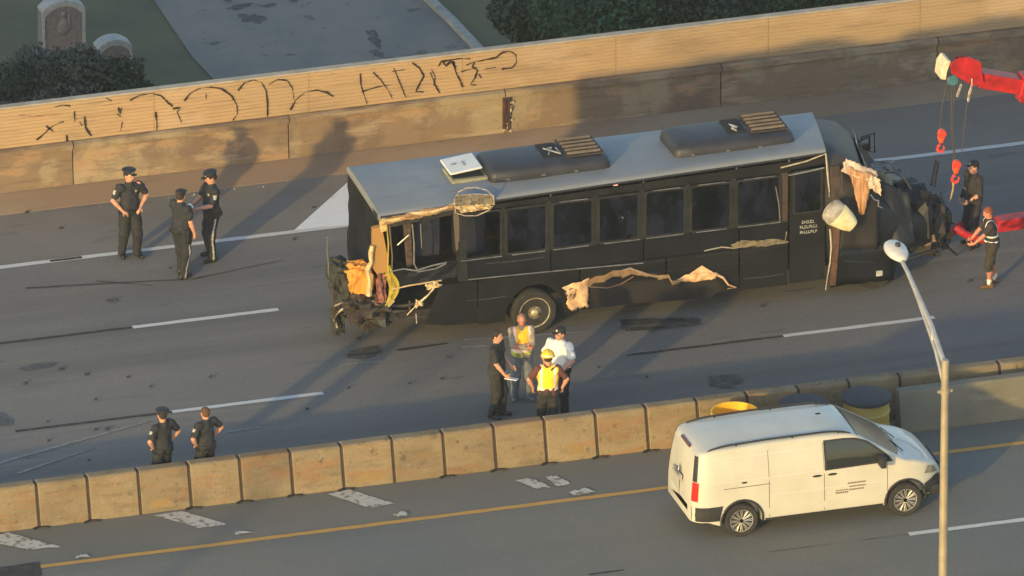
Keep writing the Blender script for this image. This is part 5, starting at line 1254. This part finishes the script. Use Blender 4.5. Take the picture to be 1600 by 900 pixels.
# torn white mirror housing, one end coloured as lit, the other grey
a_, b_ = B(1299,328,-.28), B(1331,352,-.30); ax_ = (b_-a_).normalized(); s1 = Vector((0,1,0)); s2 = ax_.cross(s1); rs = random.Random(3)
s = MB(bo_); rings = []
for t, r in ((-.16,.14),(-.10,.20),(.0,.245),(.25,.25),(.5,.225),(.75,.19),(.95,.155),(1.05,.13)):
    s.cur = 0; rings.append([a_.lerp(b_, t) + s1*(math.cos(2*math.pi*k/20)*r*.55) + s2*(math.sin(2*math.pi*k/20)*r*(1+.05*math.sin(k*2.1+t*5))) for k in range(20)])
s.cur = 1; s.loft(rings[:4], cap=False); s.cur = 0; s.loft(rings[3:]); s.f.append(tuple(range(19,-1,-1))); s.m.append(1)
s.build('torn_mirror_housing', [layered('housing_lit_cream', (.72,.66,.42), [((.50,.44,.24), 4, .48, .62, (1,1,1), .7), ((.40,.26,.08), 9, .62, .68, (1,1,1), .8)], rough=.6, bump=.3), mat('housing_grey', (.30,.285,.27), .7, 0, .4, 8, .3)], bus, smooth=True)
tubes('hanging_strip', mat('strip_pale', (.42,.36,.29), .7, 0, .4, 9, .2), bus, [([B(1297,358,-.08),B(1299,385,-.08),B(1297,410,-.08),B(1293,432,-.08),B(1290,453,-.08)], [.022,.02,.016,.012,.010])], 5)
s = MB(bo_); s.prism([B(1300,350,-.06),B(1313,350,-.06),B(1310,392,-.06),B(1306,446,-.06),B(1297,446,-.06),B(1300,400,-.06)], (0,.03,0)); s.build('brown_hanging_panel', mat('scorched_board', (.10,.05,.03), .8, 0, .5, 6, .3), bus)
s = MB(bo_); s.box(B(1374,427,-.05), (.13,.04,.11)); s.build('side_marker_box', mat('marker_white', (.40,.40,.37), .6, 0, .3, 12, .1), bus, bevel=.01)
tubes('step_edge', GREYFR, bus, [([B(1320,408,-.03),B(1350,409,-.03),B(1368,411,-.03)], .014)], 5)
tubes('step_edge', GREYFR, bus, [([B(1225,455,-.02),B(1250,453,-.02),B(1275,449,-.02)], .010)], 5)
# far mirror frame
s_ = MB(bo_); far = Wb+.12
tubes('far_mirror_frame', DKMET, bus, [([B(1340,236,far),B(1347,214,far),B(1366,208,far),B(1367,238,far),B(1352,234,far)], .022),([B(1358,212,far),B(1359,234,far)], .02),([B(1340,222,far),B(1356,214,far)], .018)], 6)
s = MB(bo_); s.box(B(1350,229,far), (.22,.10,.14)); s.build('far_mirror', DKMET, bus, bevel=.02)
# crushed engine bay
EB = [mat('engine_blueblack', (.008,.012,.018), .6, .2, .5, 6, .3, rgb2=(.016,.022,.030)), mat('engine_black', (.014,.014,.016), .7, 0, .5, 8, .3), mat('engine_grey', (.030,.034,.040), .5, .5, .4, 9, .2)]
for k, (px, py, sz) in enumerate(((1440,345,(.45,.9,.7)),(1455,325,(.35,.6,.5)),(1462,360,(.35,.8,.4)),(1430,370,(.5,.9,.35)),(1470,338,(.22,.5,.45)),(1448,385,(.4,.6,.2)),(1452,345,(.75,.7,.75)),(1436,330,(.5,.8,.5)),(1425,350,(.6,1.2,.9)),(1462,375,(.5,.5,.3)),(1418,330,(.8,1.3,1.1)),(1440,352,(.8,1.0,.9)),(1466,350,(.35,.6,.7)))):
    lump('engine_block' if k == 0 else 'engine_piece', EB[k % 2], V(px, py, Yn+1.0), sz, 60+k, n=10, amp=.45 if k < 6 else .16)
rs = random.Random(77)
for k in range(11):
    x0_, y0_ = rs.uniform(1415,1478), rs.uniform(300,385); pts = [V(x0_, y0_, Yn+.5+rs.uniform(0,.8))]
    for j in range(3): pts.append(V(x0_+rs.uniform(-14,14)*(j+1)*.6, y0_+rs.uniform(-14,14)*(j+1)*.6, Yn+.5+rs.uniform(0,.8)))
    tubes('engine_hose', EB[k % 3], bus, [(pts, rs.uniform(.010,.026))], 5)
tubes('bent_strut', EB[0], bus, [([V(1434,308,Yn+1),V(1433,298,Yn+1),V(1446,312,Yn+1)], .03)], 5)
tubes('bent_strut', EB[2], bus, [([V(1455,290,Yn+1),V(1463,250,Yn+1)], .028),([V(1460,292,Yn+1),V(1467,252,Yn+1)], .02)], 5)
crumple('bumper_scrap', [B(1438,386,.4),B(1462,378,.4),B(1460,366,.4),B(1440,372,.4)], 8, 5, .06, mat('scrap_tan', (.22,.14,.10), .7, .1, .6, 14, .3), bus, .1, 81)
tubes('front_frame_rail', mat('sooty_steel', (0,0,0)), bus, [([Vector((X1+.8,Yn+.6,.75)),Vector((X1+2.45,Yn+.6,.78))], .07),], 6)
tubes('front_frame_rail', mat('sooty_steel', (0,0,0)), bus, [([Vector((X1+.8,Yn+1.6,.75)),Vector((X1+2.45,Yn+1.6,.78))], .07)], 6)
tubes('drooping_bumper', mat('bumper_grey', (.03,.03,.032), .7, .1, .3, 9, .2), bus, [([B(1378,412,.2),B(1420,404,.3),B(1448,395,.4),B(1470,388,.5)], .03)], 6)
# dark shapes seen inside through the open window
s = MB(bo_)
s.box((xw(752), Yn+.9, 2.0), (.6,.5,1.0)); s.build('seat', mat('seat_navy', (0,0,0)), bus, bevel=.06)

# ------------------------------------------------------------------ tow truck, mostly right of the photo
Yt = Yn+Wb/2
xb = V(1600, 130, Yt).x
tor = Vector((xb+2.0, Yt, 0))
tow = empty('tow_truck', tor, 'red recovery truck reaching in from the right edge with boom and underlift', 'tow truck')
def T_(px, py, off=0): return V(px, py, Yt+off)
def tm(): return MB(tor)
# boom: box beam from truck to its head
h0, h1 = T_(1528,121), T_(1600,133); d = (h1-h0).normalized(); far_ = h1+d*2.6
s = tm(); u = Vector((d.z,0,-d.x)); u = u if u.z > 0 else -u; wv = Vector((0,.17,0))
def beam(a, b, hh, ww):
    s.hexa([a-u*hh-Vector((0,ww,0)), b-u*hh-Vector((0,ww,0)), b-u*hh+Vector((0,ww,0)), a-u*hh+Vector((0,ww,0)), a+u*hh-Vector((0,ww,0)), b+u*hh-Vector((0,ww,0)), b+u*hh+Vector((0,ww,0)), a+u*hh+Vector((0,ww,0))])
beam(h0, far_, .155, .18); s.build('boom', RED, tow, bevel=.02)
s = tm(); beam(h1-d*.12, far_+d*1.5, .21, .23); 
s.build('boom_outer_section', RED, tow, bevel=.02)
s = tm(); a = T_(1598,150); s.box(a, (.18,.3,.2), (0,.3,0)); s.build('boom_stop', RED, tow, bevel=.02)
for sy in (-1, 1):
    s = tm(); s.prism([T_(1484,100,sy*.21),T_(1492,92,sy*.21),T_(1512,88,sy*.21),T_(1532,96,sy*.21),T_(1536,128,sy*.21),T_(1520,134,sy*.21),T_(1500,122,sy*.21),T_(1486,114,sy*.21)], (0,.035*sy,0)); s.build('boom_head_plate', RED, tow, bevel=.01)
s = tm(); s.box(T_(1512,108), (.42,.36,.22), (0,.1,0)); s.build('boom_head_block', mat('dark_red', (.30,.015,.02), .5, 0, .2, 5, .1), tow, bevel=.02)
for px, py, sy in ((1500,98,.1),(1518,102,-.1)):
    s = tm(); s.lathe([(.14,-.03),(.10,-.015),(.10,.015),(.14,.03)], T_(px,py,sy), 'y', 20); s.build('sheave', mat('dark_red', (0,0,0)), tow, smooth=True)
s = tm(); s.prism([T_(1470,124,-.2),T_(1473,104,-.2),T_(1480,94,-.2),T_(1486,96,-.2),T_(1480,112,-.2),T_(1478,125,-.2)], (0,.4,0)); s.build('head_guard', mat('cream_guard', (.70,.55,.38), .6, 0, .2, 7, .1), tow, bevel=.01)
s = tm(); s.lathe([(.10,-.03),(.12,0),(.10,.03)], T_(1489,125,.0), 'y', 20); s.build('sheave', mat('blue_sheave', (.05,.16,.22), .6, 0, .2, 7, .1), tow, smooth=True)
# cables, shackles, hooks
for pts in ([(1482,122),(1472,165),(1469,200)],[(1488,130),(1486,190),(1490,250)],[(1492,130),(1489,190),(1492,250)],[(1513,140),(1508,190),(1503,236)],[(1600,98),(1560,97),(1530,94)]):
    tubes('wire_rope', mat('rope_dark', (.06,.055,.05), .7, .2, .3, 20, 0), tow, [([T_(x, y) for x, y in pts], .011)], 5, org=tor)
for pts in ([(1502,132),(1500,138),(1497,146),(1495,150)],[(1518,122),(1518,135),(1514,150),(1513,158)]):
    for k in range(len(pts)-1):
        a, b = T_(*pts[k],-.22), T_(*pts[k+1],-.22)
        s = MB(tor); c = (a+b)/2; R = (b-a).to_track_quat('Z','Y').to_matrix(); L = (b-a).length*.62
        ring = [c+R@Vector((.035*math.sin(t), 0, L*math.cos(t))) for t in [2*math.pi*j/12 for j in range(13)]]
        s.tube(ring, .014, 5, cap=False); s.build('chain_link', mat('chain_pale', (.40,.36,.33), .5, .5, .3, 9, .1), tow)
def hook(px, py, sc, flip=1):
    c = T_(px, py); o = MB(tor)
    o.lathe([(.02,.08),(.06,.07),(.078,.0),(.075,-.10),(.055,-.18),(.03,-.2)], c, 'z', 14)
    hb = o.build('hook_block', ORG, tow, smooth=True)
    o = MB(tor); o.lathe([(.07,-.035),(.09,0),(.07,.035)], c+Vector((0,-.05,-.0)), 'y', 16); o.build('hook_sheave', mat('hook_red', (.75,.05,.03), .5, 0, .2, 9, .1), hb, smooth=True)
    o = MB(tor); pts = []
    for k in range(13):
        a = rad(80-290*k/12); pts.append(c+Vector((flip*(.02+.068*math.cos(a)), -.03, -.30+.075*math.sin(a))))
    pts = [c+Vector((0,-.02,-.14))]+pts; o.tube(pts, [.03]+[.03]*9+[.026,.022,.018,.012], 8); o.build('hook', mat('hook_red', (0,0,0)), hb, smooth=True)
hook(1471, 208, 1, -1); hook(1494, 256, 1, -1)
tubes('sling', mat('sling_tan', (.45,.30,.16), .9, 0, .3, 20, .1), tow, [([T_(1490,284),T_(1489,296),T_(1484,316)], [.03,.02,.016])], 5, org=tor)
# underlift
for a, b, r in (((1600,347),(1560,348),.12),((1562,348),(1498,362),.085)):
    pass
s = tm(); a, b = T_(1556,349), T_(1600,343); dd = (b-a).normalized()
s.hexa([a+Vector((0,-.15,-.14)), b+dd*2.6+Vector((0,-.15,-.14)), b+dd*2.6+Vector((0,.15,-.14)), a+Vector((0,.15,-.14)), a+Vector((0,-.15,.10)), b+dd*2.6+Vector((0,-.15,.18)), b+dd*2.6+Vector((0,.15,.18)), a+Vector((0,.15,.10))]); s.build('underlift_arm', RED, tow, bevel=.02)
s = tm(); s.tube([T_(1492,356,-.35),T_(1508,366,-.45),T_(1538,376,-.45)], [.085,.075,.07], 8); s.build('underlift_fork', RED, tow, smooth=True)
s = tm(); s.tube([T_(1475,372,-.3),T_(1500,352,.3)], .09, 8); s.build('underlift_crossbar', mat('dark_red', (0,0,0)), tow, smooth=True)
# truck body beyond the frame: bed, turntable, cab, wheels
X0 = xb+1.6
s = tm(); s.box((X0+3.6, Yt, 1.05), (7.6,2.4,.35)); s.build('deck', RED, tow, bevel=.04)
s = tm(); s.box((X0+3.4, Yt, .72), (8.0,1.0,.35)); s.build('chassis', DKMET, tow)
for sy in (-1, 1):
    s = tm(); s.box((X0+3.0, Yt+sy*1.02, 1.45), (5.2,.34,.5)); s.build('tool_locker', RED, tow, bevel=.03)
s = tm(); s.lathe([(.7,1.2),(.7,1.5),(.55,1.6),(.5,2.3)], (X0+2.2, Yt, 0), n=24); s.build('turntable', RED, tow, smooth=True)
cbx = X0+7.2
s = tm(); s.loft([[Vector((cbx+x, Yt-1.15*w_, z)) for x, z in ((0,.6),(0,2.6))]+[Vector((cbx+x, Yt+1.15*w_, z)) for x, z in ((0,2.6),(0,.6))] for x, w_ in ((0,1),)] + [[Vector((cbx+1.5, Yt-1.15, .6)),Vector((cbx+1.3, Yt-1.1, 2.6)),Vector((cbx+1.3, Yt+1.1, 2.6)),Vector((cbx+1.5, Yt+1.15, .6))]]); s.build('cab', RED, tow, bevel=.05)
s = tm(); s.loft([[Vector((cbx+1.5, Yt-1.1, .6)),Vector((cbx+1.5, Yt-1.05, 1.8)),Vector((cbx+1.5, Yt+1.05, 1.8)),Vector((cbx+1.5, Yt+1.1, .6))],[Vector((cbx+2.9, Yt-.9, .6)),Vector((cbx+2.9, Yt-.85, 1.5)),Vector((cbx+2.9, Yt+.85, 1.5)),Vector((cbx+2.9, Yt+.9, .6))]]); s.build('bonnet', RED, tow, bevel=.06)
s = tm(); s.box((cbx+1.38, Yt, 2.15), (.06,1.9,.6), (0,-.1,0)); s.build('windscreen', GLD, tow)
for x in (X0+1.0, X0+2.4, cbx+2.2):
    for sy in (-1, 1): wheel(tow, Vector((x, Yt+sy*1.0, .52))-tor, .52, .32, -1 if sy < 0 else 1, CHROME, 8, 'truck_wheel')

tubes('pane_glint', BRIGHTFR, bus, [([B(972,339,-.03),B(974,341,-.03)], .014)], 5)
tubes('lower_sill_seam', GREYFR, bus, [([B(1010,428,-.012),B(1120,415,-.012),B(1228,402,-.012)], .006)], 5)
for (xa, ya, xb_, yb) in ((730,470,790,463),(1160,436,1225,428),(760,412,850,402)):
    tubes('scrape_mark', mat('scrape_grey', (.07,.07,.07), .7, .2, .5, 20, .1), bus, [([B(xa,ya,-.004),B((xa+xb_)/2,(ya+yb)/2+1,-.005),B(xb_,yb,-.004)], .007)], 4)

# ------------------------------------------------------------------ cemetery below the road
ZG = -6.2
def GC(px, py): return G(px, py, ZG)
def sheet(name, pts, m, dz):
    s = MB(); s.poly([(p.x, p.y, ZG+dz) for p in pts]); return struct(name, s, m)
sheet('cemetery_path', [GC(372,165), GC(300,90), GC(236,-5), GC(150,-140), GC(560,-160), GC(664,-4), GC(745,78), GC(830,160)], M_path, .02)
s = MB(); e = [GC(575,-140), GC(664,-2), GC(705,36), GC(746,80), GC(840,170)]
for a, b in zip(e, e[1:]):
    a = Vector((a.x, a.y, ZG)); b = Vector((b.x, b.y, ZG)); d = (b-a).normalized(); n_ = Vector((-d.y, d.x, 0))*.09
    s.hexa([a-n_, b-n_, b+n_, a+n_, a-n_+Vector((0,0,.13)), b-n_+Vector((0,0,.13)), b+n_+Vector((0,0,.13)), a+n_+Vector((0,0,.13))])
struct('path_kerb', s, mat('kerb_grey', (.26,.26,.24), .9, 0, .2, 4, .3))
M_leafy = layered('leaf_litter', (.07,.07,.06), [((.12,.12,.11), 9, .5, .6, (1,1,1), .9)], bump=.2)
def gblot(px, py, rx, ry):
    c = GC(px, py); pts = []; ph = [random.uniform(0,6.3) for _ in range(3)]
    for k in range(26):
        a = 2*math.pi*k/26; r = 1+.25*math.sin(2*a+ph[0])+.2*math.sin(5*a+ph[1])+random.uniform(-.12,.12)
        pts.append((c.x+rx/77*r*math.cos(a), c.y+ry/33*r*math.sin(a), ZG+.026))
    s = MB(); s.poly(pts); struct('path_stain', s, M_leafy)
for q in ((395,30,18,9),(375,12,20,4),(585,62,10,14),(590,85,10,6),(460,3,6,3),(420,10,12,3),(355,2,8,3)): gblot(*q)
M_stone = mat('headstone_granite', (.17,.155,.15), .8, 0, .2, 12, .2)
M_stone_l = mat('headstone_lit_edge', (.33,.34,.32), .8, 0, .15, 12, .2)
def headstone(px0, px1, py_base, h, label, arch, carve):
    a, b = GC(px0, py_base), GC(px1, py_base); Yh = a.y; w_ = (b.x-a.x)*1.0; w_ = (px1-px0)/77.5
    org = Vector((a.x+w_/2, Yh, ZG)); r_ = empty('headstone', org, label, 'headstone', 'headstones in the cemetery')
    pts = [(-w_/2, 0), (w_/2, 0)]
    for k in range(13):
        t = k/12; x = w_/2-w_*t; pts.append((x, h-arch*abs(2*t-1)**2.2))
    s = MB(); s.prism([Vector((x, 0, z)) for x, z in pts], (0,.34,0)); s.build('stone', M_stone, r_, bevel=.015)
    # raised edging, its pale colour carries the light on side and top faces
    inn = [(x*.86, (z-.02) if z < .01 else z-.09) for x, z in pts]
    s = MB(); n = len(pts)
    for k in range(1, n):
        l = (k+1) % n
        if l == 0 and False: continue
        q = [pts[k], pts[l], inn[l], inn[k]]
        s.prism([Vector((x, -.025, max(0, z))) for x, z in q], (0,.03,0))
    s.build('border', M_stone_l, r_, kind='stuff')
    s = MB()
    for k in range(1, n-1):
        (xa, za), (xb_, zb_) = pts[k], pts[k+1]
        s.hexa([Vector((xb_,-.01,zb_)), Vector((xa,-.01,za)), Vector((xa,.35,za)), Vector((xb_,.35,zb_)), Vector((xb_,-.01,zb_+.03)), Vector((xa,-.01,za+.03)), Vector((xa,.35,za+.03)), Vector((xb_,.35,zb_+.03))])
    s.build('lit_top_strip', M_stone_l, r_, kind='stuff')  # pale strip stands in for light on the top face
    if carve:
        s = MB(); s.ell((0,-.005,h*.55), (.11,.05,.20)); s.ell((0,-.01,h*.78), (.055,.05,.07)); s.ell((.12,-.005,h*.60), (.035,.03,.22)); s.ell((-.10,-.005,h*.52), (.03,.03,.14))
        s.build('carved_relief', mat('relief_stone', (.20,.19,.17), .85, 0, .25, 20, .3), r_, smooth='all', kind='stuff')
    s = MB(); s.box((0,.17,.06), (w_+.2,.55,.14)); s.build('plinth', M_stone, r_, bevel=.02)
headstone(66, 138, 92, 1.22, 'tall arched headstone with a carved figure behind the bushes', .20, True)
headstone(153, 210, 126, .84, 'low arched headstone right of the taller carved one', .16, False)

# foliage: leaf quads spread through lobes of a crown, on limbs
def leaf_mat(name, a, b):
    return mat(name, a, .75, 0, .3, 1.3, .0, rgb2=b)
def crown(name, lobes, nleaf, size, m, parent, seed):
    rs = np.random.RandomState(seed); V_, F_ = [], []
    tot = sum(l[1][0]*l[1][1]*l[1][2] for l in lobes)
    for c, r in lobes:
        n = int(nleaf*r[0]*r[1]*r[2]/tot); d = rs.normal(size=(n,3)); d /= np.linalg.norm(d, axis=1)[:,None]
        rr = rs.uniform(.45,1.05,n)**.6; clump = 1+.18*np.sin(d[:,0]*7+seed)*np.sin(d[:,2]*6+seed*2)+.12*np.sin(d[:,1]*13)
        P = np.array(c)+d*(rr*clump)[:,None]*np.array(r)
        a = rs.normal(size=(n,3)); a /= np.linalg.norm(a, axis=1)[:,None]; b_ = np.cross(a, d+rs.normal(size=(n,3))*.5); b_ /= np.maximum(1e-6, np.linalg.norm(b_, axis=1))[:,None]
        sz = size*rs.uniform(.6,1.4,n)[:,None]
        base = len(V_)*0
        q = np.stack([P-a*sz*.5, P+b_*sz*.3, P+a*sz*.5, P-b_*sz*.3], 1).reshape(-1,3); V_.append(q)
    v_ = np.concatenate(V_); f_ = np.arange(len(v_)).reshape(-1,4)
    o = mesh_obj(name, (v_, f_), m, parent); 
    o.data.polygons.foreach_set('use_smooth', [False]*len(f_)); o['kind'] = 'stuff'; return o
def plant(kind, base, lobes, nleaf, size, m, label, cat, group, seed, trunk_r=.1):
    r_ = empty(kind, base, label, cat, group); rs = random.Random(seed)
    crown('crown', lobes, nleaf, size, m, r_, seed)
    s = MB(); ztop = max(l[0][2] for l in lobes)
    s.tube([(0,0,0),(rs.uniform(-.1,.1),rs.uniform(-.1,.1),ztop*.4),(rs.uniform(-.2,.2),0,ztop*.9)], [trunk_r,trunk_r*.75,trunk_r*.35], 8)
    bk = mat('bark', (.09,.07,.05), .95, 0, .3, 10, .5)
    s.build('trunk', bk, r_)
    for c, rr in lobes:
        s = MB(); st = Vector((0,0,ztop*rs.uniform(.25,.5))); s.tube([st, st.lerp(Vector(c), .5)+Vector((0,0,-.1)), Vector(c)], [trunk_r*.45,trunk_r*.3,trunk_r*.12], 5); s.build('limb', bk, r_)
    return r_
LB = leaf_mat('bluish_bush_leaf', (.045,.062,.052), (.075,.092,.075)); LG_ = leaf_mat('dark_green_leaf', (.018,.072,.032), (.038,.115,.052)); LM = leaf_mat('deep_green_leaf', (.015,.042,.024), (.028,.062,.036))
for i, (px, py, z, rx, rz, m, lab) in enumerate((
    (25,132,-4.9,.75,.75,LM,'dark bush at the left edge behind the parapet'),(72,118,-4.9,.8,.75,LB,'blue grey bush directly below the tall headstone'),(125,112,-4.8,.75,.75,LB,'taller blue grey bush right of the tall headstone foot'),
    (175,128,-5.0,.7,.65,LM,'bush in front of the low headstone'),(100,158,-5.1,.9,.6,LB,'low bush just above the parapet coping, near the left'),(10,176,-5.2,.9,.5,LB,'low spreading bush at the far left behind the coping'),(205,150,-5.2,.55,.5,LM,'small bush at the right end of the shrub row'))):
    c = G(px, py, z); hh = z-ZG
    lob = [((0,0,hh),(rx*.7,rx*.7,rz*.7))]+[((rx*.55*math.cos(a+i), rx*.55*math.sin(a+i), hh+rz*random.uniform(-.45,.4)), (rx*.45,rx*.45,rz*.45)) for a in (0,1.1,2.2,3.3,4.4,5.4)]
    plant('bush', Vector((c.x, c.y, ZG)), lob, 5200, .085, m, lab, 'bush', 'bushes by the headstones', 100+i, .05)
for i, (px, py, z, rx, rz, m, lab) in enumerate((
    (845,34,-3.6,.95,1.0,LM,'dark tree beside the path kerb, leftmost of the trees'),(925,22,-3.2,1.3,1.2,LG_,'green tree second from the path kerb'),(1015,18,-3.4,1.3,1.2,LG_,'brighter green tree in the middle of the row'),
    (1095,8,-3.3,1.3,1.2,LM,'deep green tree right of the brighter one'),(1200,-8,-3.3,1.3,1.1,LG_,'green tree near the top edge above the bus front'),(1310,-22,-3.3,1.3,1.1,LM,'last dark tree before the parapet leaves the frame'),(900,-40,-2.8,1.2,1.2,LM,'tree behind the leftmost ones, crown cut by the top edge'))):
    c = G(px, py, z); hh = z-ZG
    lob = [((0,0,hh),(rx*.7,rx*.7,rz*.7))]+[((rx*.7*math.cos(a+i*.7), rx*.7*math.sin(a+i*.7), hh+rz*random.uniform(-.5,.45)), (rx*.45,rx*.45,rz*.42)) for a in (0,.9,1.8,2.7,3.6,4.5,5.4)]
    plant('tree', Vector((c.x, c.y, ZG)), lob, 9000, .11, m, lab, 'tree', 'trees beyond the parapet', 200+i, .14)

# ------------------------------------------------------------------ thin evening haze between the helicopter and the road
s = MB(); s.box((0, -120, 72), (420, 640, 160))
hm = bpy.data.materials.new('haze_volume'); hm.use_nodes = True; n_ = hm.node_tree; n_.nodes.clear()
ou = n_.nodes.new('ShaderNodeOutputMaterial'); pv = n_.nodes.new('ShaderNodeVolumePrincipled'); pv.inputs['Color'].default_value = (.80,.90,1.0,1); pv.inputs['Density'].default_value = 0.00008; pv.inputs['Anisotropy'].default_value = 0
n_.links.new(pv.outputs[0], ou.inputs['Volume'])
o = s.build('haze', hm); o['kind'] = 'stuff'; o.display_type = 'WIRE'
